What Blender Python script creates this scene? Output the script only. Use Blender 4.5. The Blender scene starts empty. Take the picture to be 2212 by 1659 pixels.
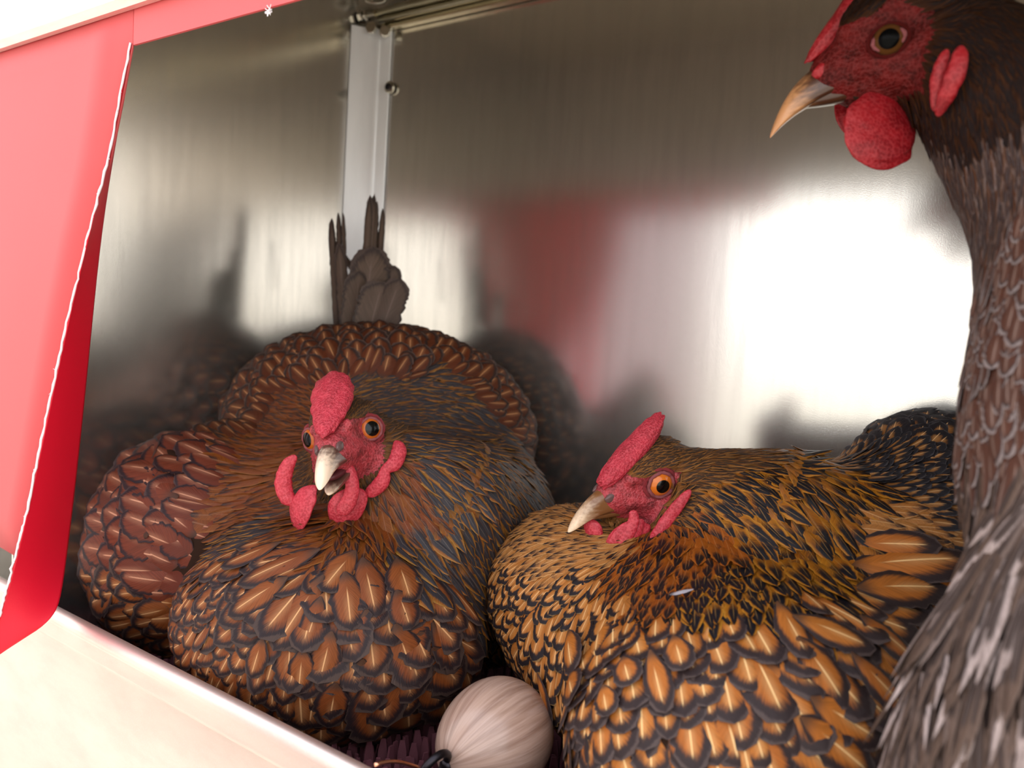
import bpy, math, random
import numpy as np
from mathutils import Vector, Matrix
from mathutils.bvhtree import BVHTree

random.seed(7)
RNG = np.random.default_rng(7)
SC = bpy.context.scene
COL = SC.collection

# ------------------------------------------------------------------ camera, world, light, exposure
FPX, CX, CY = 1660.0, 1106.0, 829.5
CAM = np.array([0.0, 0.0, 0.22])
_y, _p, _r = math.radians(34), math.radians(-4.3), math.radians(3.6)
FW = np.array([-math.sin(_y) * math.cos(_p), math.cos(_y) * math.cos(_p), math.sin(_p)])
_r0 = np.array([math.cos(_y), math.sin(_y), 0.0])
_u0 = np.cross(_r0, FW)
RT = _r0 * math.cos(_r) + _u0 * math.sin(_r)
UP = -_r0 * math.sin(_r) + _u0 * math.cos(_r)
cam_data = bpy.data.cameras.new('camera')
cam = bpy.data.objects.new('camera', cam_data)
COL.objects.link(cam)
cam.matrix_world = Matrix(((RT[0], UP[0], -FW[0], CAM[0]), (RT[1], UP[1], -FW[1], CAM[1]), (RT[2], UP[2], -FW[2], CAM[2]), (0, 0, 0, 1)))
cam_data.sensor_width = 36.0
cam_data.lens = 36.0 * FPX / 2212.0
cam_data.clip_start = 0.01
cam_data.dof.use_dof = True
cam_data.dof.focus_distance = 0.36
cam_data.dof.aperture_fstop = 9.0
SC.camera = cam

world = bpy.data.worlds.new('sky')
SC.world = world
world.use_nodes = True
wn = world.node_tree
wn.nodes.clear()
w_out = wn.nodes.new('ShaderNodeOutputWorld')
w_bg = wn.nodes.new('ShaderNodeBackground')
w_ramp = wn.nodes.new('ShaderNodeValToRGB')
w_tc = wn.nodes.new('ShaderNodeTexCoord')
w_sep = wn.nodes.new('ShaderNodeSeparateXYZ')
wn.links.new(w_tc.outputs['Generated'], w_sep.inputs[0])
wn.links.new(w_sep.outputs['Z'], w_ramp.inputs[0])
wn.links.new(w_ramp.outputs[0], w_bg.inputs[0])
wn.links.new(w_bg.outputs[0], w_out.inputs[0])
# bright hazy sky: white at the horizon, a little bluer overhead (below the horizon the real ground plane is seen)
w_ramp.color_ramp.elements[0].position = 0.0
w_ramp.color_ramp.elements[0].color = (1.0, 0.97, 0.93, 1)
w_ramp.color_ramp.elements[1].position = 1.0
w_ramp.color_ramp.elements[1].color = (0.78, 0.86, 1.0, 1)
w_bg.inputs[1].default_value = 4.2

sun_d = bpy.data.lights.new('sun', 'SUN')         # high sun behind the box: it lights the open ground, the box roof keeps it off the hens
sun_d.energy = 9.0
sun_d.angle = math.radians(3)
sun_d.color = (1.0, 0.94, 0.86)
sun = bpy.data.objects.new('sun', sun_d)
COL.objects.link(sun)
sun.rotation_euler = Vector((0.30, 0.50, 0.80)).to_track_quat('Z', 'Y').to_euler()
sun.location = (1, 2, 3)

SC.view_settings.view_transform = 'Standard'
SC.view_settings.look = 'None'
SC.view_settings.gamma = 1.0
SC.view_settings.use_curve_mapping = False
SC.view_settings.exposure = -0.68
SC.cycles.use_denoising = True
SC.cycles.max_bounces = 8
SC.cycles.sample_clamp_indirect = 6.0


# ------------------------------------------------------------------ measuring helpers
def ray(px, py):
    return FW + RT * ((px - CX) / FPX) - UP * ((py - CY) / FPX)


def onY(px, py, Y):
    d = ray(px, py)
    return CAM + d * ((Y - CAM[1]) / d[1])


def onX(px, py, X):
    d = ray(px, py)
    return CAM + d * ((X - CAM[0]) / d[0])


def at(px, py, depth):
    return CAM + ray(px, py) * depth


def unit(v):
    v = np.asarray(v, float)
    return v / (np.linalg.norm(v) + 1e-12)


# ------------------------------------------------------------------ object helpers
def tag(o, label=None, cat=None, group=None, kind=None):
    if label: o['label'] = label
    if cat: o['category'] = cat
    if group: o['group'] = group
    if kind: o['kind'] = kind
    return o


def link(name, me, mats, parent=None):
    o = bpy.data.objects.new(name, me)
    COL.objects.link(o)
    if mats is not None:
        for m in (mats if isinstance(mats, (list, tuple)) else [mats]):
            me.materials.append(m)
    if parent is not None:
        o.parent = parent
    return o


def empty(name, loc=(0, 0, 0)):
    o = bpy.data.objects.new(name, None)
    o.location = loc
    o.empty_display_size = 0.02
    COL.objects.link(o)
    return o


def mesh_np(name, V, F, smooth=True):
    me = bpy.data.meshes.new(name)
    me.from_pydata([tuple(v) for v in V], [], [tuple(int(i) for i in f) for f in F])
    if smooth:
        me.polygons.foreach_set('use_smooth', np.ones(len(me.polygons), bool))
    me.update()
    return me


def keep_world(o, parent):
    """parent o to an object that is not at the origin, without moving it"""
    o.parent = parent
    o.matrix_parent_inverse = parent.matrix_basis.inverted()
    return o


def box(x0, x1, y0, y1, z0, z1):
    V = [(x, y, z) for z in (z0, z1) for y in (y0, y1) for x in (x0, x1)]
    F = [(0, 2, 3, 1), (4, 5, 7, 6), (0, 1, 5, 4), (2, 6, 7, 3), (0, 4, 6, 2), (1, 3, 7, 5)]
    return V, F


class MB:
    def __init__(self):
        self.V, self.F = [], []

    def add(self, V, F):
        n = len(self.V)
        self.V += [tuple(v) for v in V]
        self.F += [tuple(i + n for i in f) for f in F]
        return self

    def box(self, *a):
        return self.add(*box(*a))

    def tube(self, pts, r, seg=10, closed=False, cap=True):
        pts = [np.asarray(p, float) for p in pts]
        n = len(pts)
        rr = r if isinstance(r, (list, tuple, np.ndarray)) else [r] * n
        V, F = [], []
        prev = None
        for i, p in enumerate(pts):
            if closed:
                t = unit(pts[(i + 1) % n] - pts[i - 1])
            else:
                t = unit(pts[min(i + 1, n - 1)] - pts[max(i - 1, 0)])
            if prev is None:
                a = np.cross(t, [0, 0, 1.0])
                if np.linalg.norm(a) < 1e-3: a = np.cross(t, [1.0, 0, 0])
            else:
                a = prev - t * (prev @ t)
            a = unit(a); prev = a
            b = np.cross(t, a)
            for k in range(seg):
                q = 2 * math.pi * k / seg
                V.append(p + (a * math.cos(q) + b * math.sin(q)) * rr[i])
        for i in range(n if closed else n - 1):
            j = (i + 1) % n
            for k in range(seg):
                l = (k + 1) % seg
                F.append((i * seg + k, i * seg + l, j * seg + l, j * seg + k))
        if cap and not closed:
            F.append(tuple(range(seg))[::-1])
            F.append(tuple((n - 1) * seg + k for k in range(seg)))
        return self.add(V, F)

    def prism(self, c, axis, r, h, seg=6, rot=0.0):
        axis = unit(axis)
        a = np.cross(axis, [0, 0, 1.0])
        if np.linalg.norm(a) < 1e-3: a = np.array([1.0, 0, 0])
        a = unit(a); b = np.cross(axis, a)
        V = []
        for s in (-.5, .5):
            for k in range(seg):
                q = 2 * math.pi * k / seg + rot
                V.append(np.asarray(c) + axis * h * s + (a * math.cos(q) + b * math.sin(q)) * r)
        F = [tuple(range(seg))[::-1], tuple(range(seg, 2 * seg))]
        for k in range(seg):
            l = (k + 1) % seg
            F.append((k, l, seg + l, seg + k))
        return self.add(V, F)

    def build(self, name, mat, parent=None, smooth=False, bevel=None):
        me = mesh_np(name, self.V, self.F, smooth)
        o = link(name, me, mat, parent)
        if bevel:
            m = o.modifiers.new('bevel', 'BEVEL'); m.width = bevel; m.segments = 2
        return o


def extrude_profile(prof, x0, x1, closed=False, n=2):
    """a sheet profile [(y, z), ...] run along X"""
    V, F = [], []
    k = len(prof)
    for i in range(n):
        x = x0 + (x1 - x0) * i / (n - 1)
        V += [(x, y, z) for y, z in prof]
    for i in range(n - 1):
        for j in range(k if closed else k - 1):
            l = (j + 1) % k
            F.append((i * k + j, i * k + l, (i + 1) * k + l, (i + 1) * k + j))
    return V, F


# ------------------------------------------------------------------ material helpers
class NT:
    def __init__(self, name):
        self.m = bpy.data.materials.new(name)
        self.m.use_nodes = True
        self.t = self.m.node_tree
        self.t.nodes.clear()
        self.out = self.t.nodes.new('ShaderNodeOutputMaterial')
        self.b = self.t.nodes.new('ShaderNodeBsdfPrincipled')
        self.t.links.new(self.b.outputs[0], self.out.inputs[0])

    def put(self, sock, v):
        if isinstance(v, bpy.types.NodeSocket):
            self.t.links.new(v, sock)
        elif v is not None:
            if isinstance(v, (tuple, list)) and len(v) == 3 and sock.type == 'RGBA': v = (*v, 1)
            sock.default_value = v

    def set(self, **k):
        for n, v in k.items():
            self.put(self.b.inputs[n.replace('_', ' ')], v)

    def math(self, op, a, b=None, c=None):
        n = self.t.nodes.new('ShaderNodeMath'); n.operation = op
        for i, v in enumerate((a, b, c)):
            if v is not None: self.put(n.inputs[i], v)
        return n.outputs[0]

    def mix(self, f, a, b, mode='MIX'):
        n = self.t.nodes.new('ShaderNodeMix'); n.data_type = 'RGBA'; n.blend_type = mode
        self.put(n.inputs[0], f); self.put(n.inputs[6], a); self.put(n.inputs[7], b)
        return n.outputs[2]

    def step(self, v, e0, e1, lo=0.0, hi=1.0):
        n = self.t.nodes.new('ShaderNodeMapRange'); n.interpolation_type = 'SMOOTHSTEP'
        self.put(n.inputs[0], v)
        for i, q in enumerate((e0, e1, lo, hi)): n.inputs[i + 1].default_value = q
        return n.outputs[0]

    def comb(self, x, y, z):
        n = self.t.nodes.new('ShaderNodeCombineXYZ')
        for i, v in enumerate((x, y, z)): self.put(n.inputs[i], v)
        return n.outputs[0]

    def sep(self, v):
        n = self.t.nodes.new('ShaderNodeSeparateXYZ'); self.put(n.inputs[0], v)
        return n.outputs

    def coord(self, which='Object'):
        return self.t.nodes.new('ShaderNodeTexCoord').outputs[which]

    def mapping(self, v, scale=(1, 1, 1), loc=(0, 0, 0)):
        n = self.t.nodes.new('ShaderNodeMapping'); self.put(n.inputs[0], v)
        n.inputs['Scale'].default_value = scale; n.inputs['Location'].default_value = loc
        return n.outputs[0]

    def noise(self, v, scale, detail=3, rough=.5):
        n = self.t.nodes.new('ShaderNodeTexNoise'); self.put(n.inputs['Vector'], v)
        n.inputs['Scale'].default_value = scale; n.inputs['Detail'].default_value = detail
        n.inputs['Roughness'].default_value = rough
        return n.outputs[0]

    def voro(self, v, scale):
        n = self.t.nodes.new('ShaderNodeTexVoronoi'); self.put(n.inputs['Vector'], v)
        n.inputs['Scale'].default_value = scale
        return n.outputs

    def attr(self, name):
        n = self.t.nodes.new('ShaderNodeAttribute'); n.attribute_name = name
        return n.outputs

    def bump(self, h, strength, dist):
        n = self.t.nodes.new('ShaderNodeBump'); n.inputs['Strength'].default_value = strength
        n.inputs['Distance'].default_value = dist; self.put(n.inputs['Height'], h)
        self.put(self.b.inputs['Normal'], n.outputs[0])


def simple(name, col, rough=.5, metal=0.0, **k):
    n = NT(name); n.set(Base_Color=col, Roughness=rough, Metallic=metal, **k)
    return n.m


def galvanised(name, col=(.60, .59, .57), rough=.19, streak=(14, 14, 1.2), speck=.10, metal=.93):
    n = NT(name)
    p = n.coord()
    s = n.noise(n.mapping(p, streak), 9.0, 4, .6)
    v = n.voro(p, 900.0)
    g = n.noise(p, 1500.0, 2)
    c = n.mix(n.math('MULTIPLY', n.step(s, .35, .75), .35), col, tuple(x * .72 for x in col))
    c = n.mix(n.math('MULTIPLY', n.step(g, .45, .75), speck), c, (.9, .9, .92))
    r = n.math('ADD', n.math('MULTIPLY', s, .07), rough - .035)
    r = n.math('ADD', r, n.math('MULTIPLY', n.step(g, .5, .8), .06))
    n.set(Base_Color=c, Metallic=metal, Roughness=r)
    n.bump(n.math('ADD', n.math('MULTIPLY', g, .4), n.math('MULTIPLY', s, .3)), .08, .0004)
    return n.m


M_WALL = galvanised('galvanised_sheet', (.74, .715, .67), metal=.94)
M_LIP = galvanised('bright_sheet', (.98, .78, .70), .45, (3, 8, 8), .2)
M_TRIM = galvanised('zinc_trim', (.93, .95, .98), .36, (6, 6, 1), .05, metal=.35)
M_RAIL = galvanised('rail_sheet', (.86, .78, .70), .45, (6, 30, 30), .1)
M_STEEL = simple('steel_fastener', (.55, .52, .44), .28, 1.0)
M_ROD = simple('hem_metal', (.72, .64, .46), .25, 1.0)
M_DARKSTEEL = simple('black_iron', (.035, .03, .035), .38, .9)
M_COPPER = simple('copper_wire', (.85, .42, .26), .25, 1.0)


def vinyl(name, col):
    n = NT(name)
    p = n.coord()
    w = n.noise(n.mapping(p, (1, 1, 1)), 900, 2)
    c = n.mix(n.step(n.noise(p, 7, 2), .3, .7), col, tuple(x * .93 for x in col))
    n.set(Base_Color=c, Roughness=.5, Specular_IOR_Level=.5)
    n.bump(w, .12, .0003)
    tr = n.t.nodes.new('ShaderNodeBsdfTranslucent'); n.put(tr.inputs[0], (1.0, .06, .07))
    mx = n.t.nodes.new('ShaderNodeMixShader'); mx.inputs[0].default_value = .16
    n.t.links.new(n.b.outputs[0], mx.inputs[1]); n.t.links.new(tr.outputs[0], mx.inputs[2])
    n.t.links.new(mx.outputs[0], n.out.inputs[0])
    return n.m


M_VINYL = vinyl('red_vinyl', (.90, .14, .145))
M_VINYL_SHADED = vinyl('red_vinyl_shaded', (.80, .004, .03))  # same vinyl, with the turned strip's shade put into a deeper red
M_FRAY = simple('frayed_thread', (.9, .7, .72), .8)


def skin_mat(name, col, col2, bump=.7, spec=.40):
    n = NT(name)
    p = n.coord()
    v = n.voro(p, 900.0)
    v2 = n.voro(p, 2000.0)
    g = n.noise(p, 160, 4, .6)
    c = n.mix(n.step(g, .35, .68), col, col2)
    c = n.mix(n.math('MULTIPLY', n.step(v[0], .35, .75), .35), c, tuple(min(1, x * 1.5 + .012 + .12 * col[0]) for x in col))
    n.set(Base_Color=c, Roughness=.48, Subsurface_Weight=.18, Subsurface_Scale=.003, Specular_IOR_Level=spec)
    n.b.inputs['Subsurface Radius'].default_value = (1.0, .25, .15)
    h = n.math('ADD', n.math('MULTIPLY', v[0], .5), n.math('MULTIPLY', v2[0], .25))
    h = n.math('ADD', h, n.math('MULTIPLY', g, .8))
    n.bump(h, bump, .0011)
    return n.m


M_SKIN = skin_mat('face_skin', (.44, .040, .052), (.17, .022, .024))
M_COMB = skin_mat('comb_skin', (.50, .026, .048), (.36, .018, .032), .8)
M_WATTLE = skin_mat('wattle_skin', (.48, .026, .045), (.38, .020, .034), .35)
M_SKIN_D = skin_mat('shaded_face_skin', (.14, .007, .006), (.050, .004, .003), spec=.15)  # darker copy of the face skin, holding the shade on the standing hen
M_WATTLE_D = skin_mat('shaded_wattle_skin', (.34, .005, .011), (.22, .003, .007), .25)  # comb and wattles of the standing hen, shade included in the red
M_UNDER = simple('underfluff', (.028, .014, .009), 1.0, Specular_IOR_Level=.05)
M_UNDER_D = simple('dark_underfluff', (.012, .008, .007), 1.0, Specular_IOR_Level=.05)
M_MOUTH = simple('mouth_lining', (.10, .015, .02), .5)
M_NOSTRIL = simple('nostril_skin', (.13, .07, .065), .4)
M_LID = skin_mat('eyelid_skin', (.30, .07, .08), (.16, .05, .05), .4)


def beak_mat(name, base, tip, x0, x1):
    n = NT(name)
    p = n.coord()
    s = n.sep(p)
    st = n.noise(n.mapping(p, (30, 120, 120)), 6, 3)
    f = n.math('ADD', s[0], n.math('MULTIPLY', n.math('SUBTRACT', st, .5), .012))
    c = n.mix(n.step(f, x0, x1), base, tip)
    n.set(Base_Color=c, Roughness=.28, Subsurface_Weight=.12, Subsurface_Scale=.002, Coat_Weight=.3, Coat_Roughness=.15)
    n.bump(st, .15, .0003)
    return n.m


M_BEAK = beak_mat('horn_beak', (.21, .085, .028), (.84, .62, .42), .029, .047)
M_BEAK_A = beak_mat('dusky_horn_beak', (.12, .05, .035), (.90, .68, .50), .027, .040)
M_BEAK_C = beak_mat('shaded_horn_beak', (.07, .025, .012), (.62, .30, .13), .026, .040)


def eye_mat(name='eye_iris', c0=(.85, .22, .02), c1=(.50, .10, .01), coat=.6, pup=.46, spec=.2):
    n = NT(name)
    p = n.coord()
    s = n.sep(p)
    r = n.math('SQRT', n.math('ADD', n.math('MULTIPLY', s[0], s[0]), n.math('MULTIPLY', s[1], s[1])))
    g = n.noise(p, 1500, 3)
    iris = n.mix(g, c0, c1)
    c = n.mix(n.step(r, pup, pup + .05), (.002, .002, .002), iris)
    c = n.mix(n.step(r, .80, .92), c, (.04, .015, .01))
    n.set(Base_Color=c, Roughness=.25, Coat_Weight=coat, Coat_Roughness=.02, Specular_IOR_Level=spec)
    return n.m


M_EYE = eye_mat()
M_EYE_D = eye_mat('shaded_iris', (.12, .05, .012), (.07, .025, .008), .03, .58, .05)  # iris colour lowered to go with the shaded face
M_EYE_A = eye_mat('amber_iris', (.62, .15, .015), (.34, .06, .01), .30, .56)


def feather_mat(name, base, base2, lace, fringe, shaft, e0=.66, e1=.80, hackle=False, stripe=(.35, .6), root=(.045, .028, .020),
                tipstart=.25, fr=.93, shaft_w=.032, rough=.50, base3=None, sheen=.0, spec=.22):
    n = NT(name)
    uv = n.sep(n.t.nodes.new('ShaderNodeUVMap').outputs[0])
    u, v = uv[0], uv[1]
    oi = n.t.nodes.new('ShaderNodeObjectInfo').outputs['Random']
    rnd = n.math('FRACT', n.math('ADD', n.attr('rnd')[2], oi))
    rnd2 = n.math('FRACT', n.math('MULTIPLY', rnd, 7.31))
    a = n.math('ABSOLUTE', n.math('SUBTRACT', n.math('MULTIPLY', u, 2.0), 1.0))
    s = n.math('SUBTRACT', v, n.math('MULTIPLY', a, .38 if not hackle else .12))
    z = n.math('MULTIPLY', rnd, 57.0)
    nb = n.noise(n.comb(n.math('MULTIPLY', s, 46.0 if not hackle else 70.0), n.math('MULTIPLY', u, 2.2), z), 1.0, 3, .65)
    ng = n.noise(n.comb(n.math('MULTIPLY', v, 3.0), n.math('MULTIPLY', u, 3.0), z), 1.0, 3, .6)
    col = n.mix(rnd, base, base2)
    if base3 is not None:
        col = n.mix(n.step(rnd2, .5, 1.0), col, base3)
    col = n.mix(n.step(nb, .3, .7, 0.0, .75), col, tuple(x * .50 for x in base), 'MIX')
    jit = n.math('ADD', n.math('MULTIPLY', n.math('SUBTRACT', nb, .5), .30), n.math('MULTIPLY', n.math('SUBTRACT', ng, .5), .35))
    if not hackle:
        v3 = n.math('POWER', v, 5.0)
        m = n.math('POWER', n.math('ADD', n.math('POWER', a, 2.6), v3), .42)
        mj = n.math('ADD', m, jit)
        # smoky shading inside the lace, lace, then paler fringe
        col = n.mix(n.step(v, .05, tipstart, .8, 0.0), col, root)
        sh = n.math('MULTIPLY', n.step(a, shaft_w * .5, shaft_w * 1.6, 1.0, 0.0), n.step(v, .25, .45))
        sh = n.math('MULTIPLY', sh, n.step(v, .78, .86, .8, 0.0))
        glow = n.math('MULTIPLY', n.step(a, .0, .40, .20, 0.0), n.step(v, .3, .6))
        col = n.mix(glow, col, shaft)
        col = n.mix(n.step(mj, e0, e1), col, lace)
        col = n.mix(sh, col, shaft)
        col = n.mix(n.step(mj, fr, fr + .10, 0.0, .45), col, fringe)
    else:
        aj = n.math('ADD', a, jit)
        st = n.math('MULTIPLY', n.step(aj, stripe[0], stripe[1], 1.0, 0.0), n.step(n.math('ADD', v, jit), tipstart, tipstart + .3))
        st = n.math('MULTIPLY', st, n.step(v, fr, min(1.0, fr + .06), 1.0, 0.0)) if fr < 1 else st
        col = n.mix(n.step(aj, .75, 1.0, 0.0, .6), col, fringe)
        col = n.mix(st, col, lace)
        col = n.mix(n.math('MULTIPLY', n.step(a, .02, .07, .5, 0.0), n.step(v, .9, .7)), col, shaft)
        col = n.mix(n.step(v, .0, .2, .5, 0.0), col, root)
    n.set(Base_Color=col, Roughness=rough, Specular_IOR_Level=spec)
    if sheen: n.set(Sheen_Weight=sheen, Sheen_Roughness=.4)
    n.bump(nb, .45, .0006)
    return n.m


# ------------------------------------------------------------------ the nest box shell
XL, YB, YF = -0.47, 0.46, 0.20
ZC = 0.50
XR = 0.42


def struct(name, mb, mat, smooth=False, bevel=None, label=None):
    o = mb.build(name, mat, None, smooth, bevel)
    o['kind'] = 'structure'
    if label: o['label'] = label
    return o


struct('floor', MB().box(-.95, XR + .002, YF, YB + .002, -.004, 0.0), M_WALL)
struct('wall_left', MB().box(XL - .002, XL, YF, YB, 0.0, ZC), M_WALL)
struct('wall_back', MB().box(-.95, XR, YB, YB + .002, 0.0, ZC), M_WALL)
M_BOARD = simple('ceiling_board', (.36, .29, .20), .75)
struct('wall_outer', MB().box(-.952, -.95, YF, YB, 0.0, ZC), M_WALL)
struct('ceiling', MB().box(-.952, XR + .002, YF - .01, YB + .002, ZC, ZC + .002), M_BOARD)
# added board out of view, cuts the bright reflection on the back wall
M_BLOCKER = simple('blocker_board', (.22, .17, .19), .8)
struct('light_blocker_1', MB().box(-.86, -.45, -.38, -.355, -.9, .95), M_BLOCKER)

# front lip: sheet folded over at its top edge
prof = [(YF + .0008, 0.0), (YF + .0008, .050)]
for k in range(9):
    a = math.radians(20 + 200 * k / 8)
    prof.append((YF - .0032 + .0042 * math.cos(a), .0530 + .0042 * math.sin(a)))
prof += [(YF - .0066, .0435), (YF - .0050, .041), (YF - .0020, .038), (YF - .0014, .0), (YF - .004, -.20)]
V, F = extrude_profile(prof, -.95, .42, n=2)
lip = struct('wall_front', MB().add(V, F), M_LIP, smooth=True)
sm = lip.modifiers.new('thickness', 'SOLIDIFY'); sm.thickness = .0007
# upper front rail, its outer face catches the daylight
prof = [(YF - .002, ZC + .0), (YF - .004, .372), (YF - .0055, .358), (YF - .0035, .3545), (YF - .0005, .3545), (YF + .0005, .36)]
V, F = extrude_profile(prof, -.80, .42, n=2)
rail = struct('trim_1', MB().add(V, F), M_RAIL, smooth=False)
sm = rail.modifiers.new('thickness', 'SOLIDIFY'); sm.thickness = .0008

# corner post: a bright rounded angle across the corner, with a flange lying on the back wall
post = MB()
prof = [(XL + .0005, YB - .022), (XL + .0015, YB - .0205), (XL + .0035, YB - .0175), (XL + .0065, YB - .0135), (XL + .0100, YB - .0095),
        (XL + .0128, YB - .0068), (XL + .0145, YB - .0058), (XL + .0152, YB - .0045), (XL + .0156, YB - .0030), (XL + .0240, YB - .0026), (XL + .0244, YB - .0005)]
k = len(prof)
V = [(x, y, 0.0) for x, y in prof] + [(x, y, .449) for x, y in prof]
F = [(j, j + 1, k + j + 1, k + j) for j in range(k - 1)]
post.add(V, F)
struct('trim_2', post, M_TRIM, smooth=True)

# open ground outside the box
n = NT('pale_ground')
p = n.coord()
n.set(Base_Color=n.mix(n.step(n.noise(p, 6, 5, .6), .3, .7), (.50, .46, .40), (.36, .34, .27)), Roughness=.9)
M_GROUND = n.m
struct('ground', MB().box(-30, 30, -40, 20, -.92, -.90), M_GROUND)

# hem rod along the top of the back wall
hem = empty('hem_rod', (XL + .02, YB - .01, .457))
tag(hem, 'brassy folded metal rod running along the top of the back wall', 'rod')


def part(mb, name, mat, parent, smooth=False, bevel=None):
    o = mb.build(name, mat, None, smooth, bevel)
    return keep_world(o, parent)


part(MB().tube([(XL + .016, YB - .010, .4590), (XR, YB - .010, .4590)], .0034, 14), 'rod', M_ROD, hem, True)
part(MB().tube([(XL + .020, YB - .0105, .4528), (XR, YB - .0105, .4528)], .0022, 12), 'lower_rod', M_ROD, hem, True)
part(MB().box(XL + .018, XR, YB - .007, YB - .001, .4475, .4650), 'backing_strip', M_ROD, hem, bevel=.0006)

bolt = empty('bolt', (XL + .012, YB - .012, .455))
tag(bolt, 'small steel bolt with nuts at the top of the corner post', 'bolt')
bx = XL + .004
part(MB().prism((bx, YB - .014, .4575), (1, 0, .05), .0052, .004, 6), 'nut', M_STEEL, bolt, bevel=.0006)
part(MB().prism((bx + .0052, YB - .014, .4575), (1, 0, .05), .0046, .003, 6, .4), 'nut', M_STEEL, bolt, bevel=.0005)
th = MB()
for k in range(7):
    th.prism((bx + .0075 + k * .0011, YB - .014, .4576), (1, 0, .05), .0030, .0006, 12)
th.prism((bx + .008, YB - .014, .4575), (1, 0, .05), .0024, .012, 12)
part(th, 'thread', M_STEEL, bolt, False)
part(MB().prism((XL + .0235, YB - .008, .4445), (1, -1, 0), .0045, .005, 8), 'washer', M_STEEL, bolt, bevel=.0008)
part(MB().prism((XL + .0135, YB - .013, .4475), (0.4, -1, 0), .0048, .004, 6), 'nut', M_STEEL, bolt, bevel=.0006)

tie = empty('wire_tie', (XL + .02, YB - .012, .47))
tag(tie, 'twisted loop of thin steel wire above the corner bolt', 'wire')
for s in range(3):
    pts = []
    for k in range(22):
        q = k / 21 * 2 * math.pi * 1.4 + s * 1.9
        pts.append((XL + .016 + .008 * math.cos(q) + .0010 * s, YB - .012 + .004 * math.sin(q * 1.3 + s), .4705 + .0045 * math.sin(q) + .0012 * s))
    part(MB().tube(pts, .0010, 7), 'wire', M_STEEL, tie, True)

screw = empty('screw', (XL + .027, YB - .003, .40))
tag(screw, 'small round headed screw half hidden behind the corner post', 'screw')
part(MB().tube([(XL + .0265, YB - .004 + .0038 * 0, .403), (XL + .0265, YB - .001, .403)], .0048, 12), 'screw_head', M_STEEL, screw, False, .0008)
part(MB().prism((XL + .0265, YB - .0046, .403), (0, -1, 0), .0026, .0018, 6), 'hex_socket', M_DARKSTEEL, screw)

# ------------------------------------------------------------------ red vinyl curtain
curtain = empty('curtain', tuple(onY(285, 95, YF)))
tag(curtain, 'red vinyl curtain hanging from the rail at the left of the opening', 'curtain')
edge_px = [(285, 92), (263, 215), (240, 330), (215, 430), (190, 520), (168, 615), (145, 710), (122, 815), (100, 920), (78, 1025), (55, 1130), (30, 1225), (2, 1330)]


def grid_mesh(rows):
    V, F = [], []
    c = len(rows[0])
    for r in rows: V += [tuple(p) for p in r]
    for i in range(len(rows) - 1):
        for j in range(c - 1):
            F.append((i * c + j, i * c + j + 1, (i + 1) * c + j + 1, (i + 1) * c + j))
    return V, F


# main panel (its right side runs just behind the cut edge of the strip)
rows = []
pe = edge_px[:11] + [(36, 1203)]
for (px, py) in [(291, 40)] + pe:
    r_ = onY(px + 6, py, YF + .0012)
    if py == 40: r_ = np.array((onY(291, 92, YF + .0012)[0], YF + .0012, .3665))
    zl = r_[2]
    row = []
    for j in range(9):
        f = j / 8
        x = r_[0] + (-.64 - r_[0]) * (1 - f)
        row.append((x, YF + .0012 + .0018 * math.sin(x * 42) * (1 - f) * (1 - (zl - .08) / .3), zl - (.0 if py < 1190 else (1 - f) * -.012)))
    rows.append(row)
V, F = grid_mesh(rows)
panel = MB().add(V, F)
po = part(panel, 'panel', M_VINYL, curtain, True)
m_ = po.modifiers.new('thickness', 'SOLIDIFY'); m_.thickness = .0012
# uncut band under the rail
zb = .3388
band = MB().box(onY(287, 92, YF)[0], -.205, YF + .0002, YF + .0014, zb, .3665)
part(band, 'band', M_VINYL, curtain)
# the cut strip: turned sideways, its lower end draped out over the lip
Ls = [(285, 93, .2000), (240, 330, .1955), (190, 520, .1920), (145, 710, .1875), (100, 920, .1820), (55, 1130, .1750), (28, 1235, .1700), (2, 1330, .1650), (-22, 1400, .162), (-45, 1440, .160), (-70, 1470, .158)]
Rs = [(286, 97, .2004), (263, 240, .2030), (226, 450, .2050), (205, 640, .2060), (185, 850, .2060), (160, 1080, .2050), (146, 1190, .2030), (131, 1303, .1925), (112, 1336, .186), (70, 1372, .178), (-10, 1407, .168)]
rows = []
for (a, b, c), (d, e, g) in zip(Ls, Rs):
    A_, B_ = onY(a, b, c), onY(d, e, g)
    row = []
    for j in range(8):
        f = j / 7
        q = A_ * (1 - f) + B_ * f
        q = q + np.array([.002, -.002, 0]) * math.sin(math.pi * f) * min(1.0, np.linalg.norm(B_ - A_) / .02)
        row.append(q)
    rows.append(row)
V, F = grid_mesh(rows)
so = part(MB().add(V, F), 'hanging_strip', M_VINYL_SHADED, curtain, True)
m_ = so.modifiers.new('smooth', 'SUBSURF'); m_.levels = 2; m_.render_levels = 2
m_ = so.modifiers.new('thickness', 'SOLIDIFY'); m_.thickness = .0009; m_.offset = 1
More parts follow.
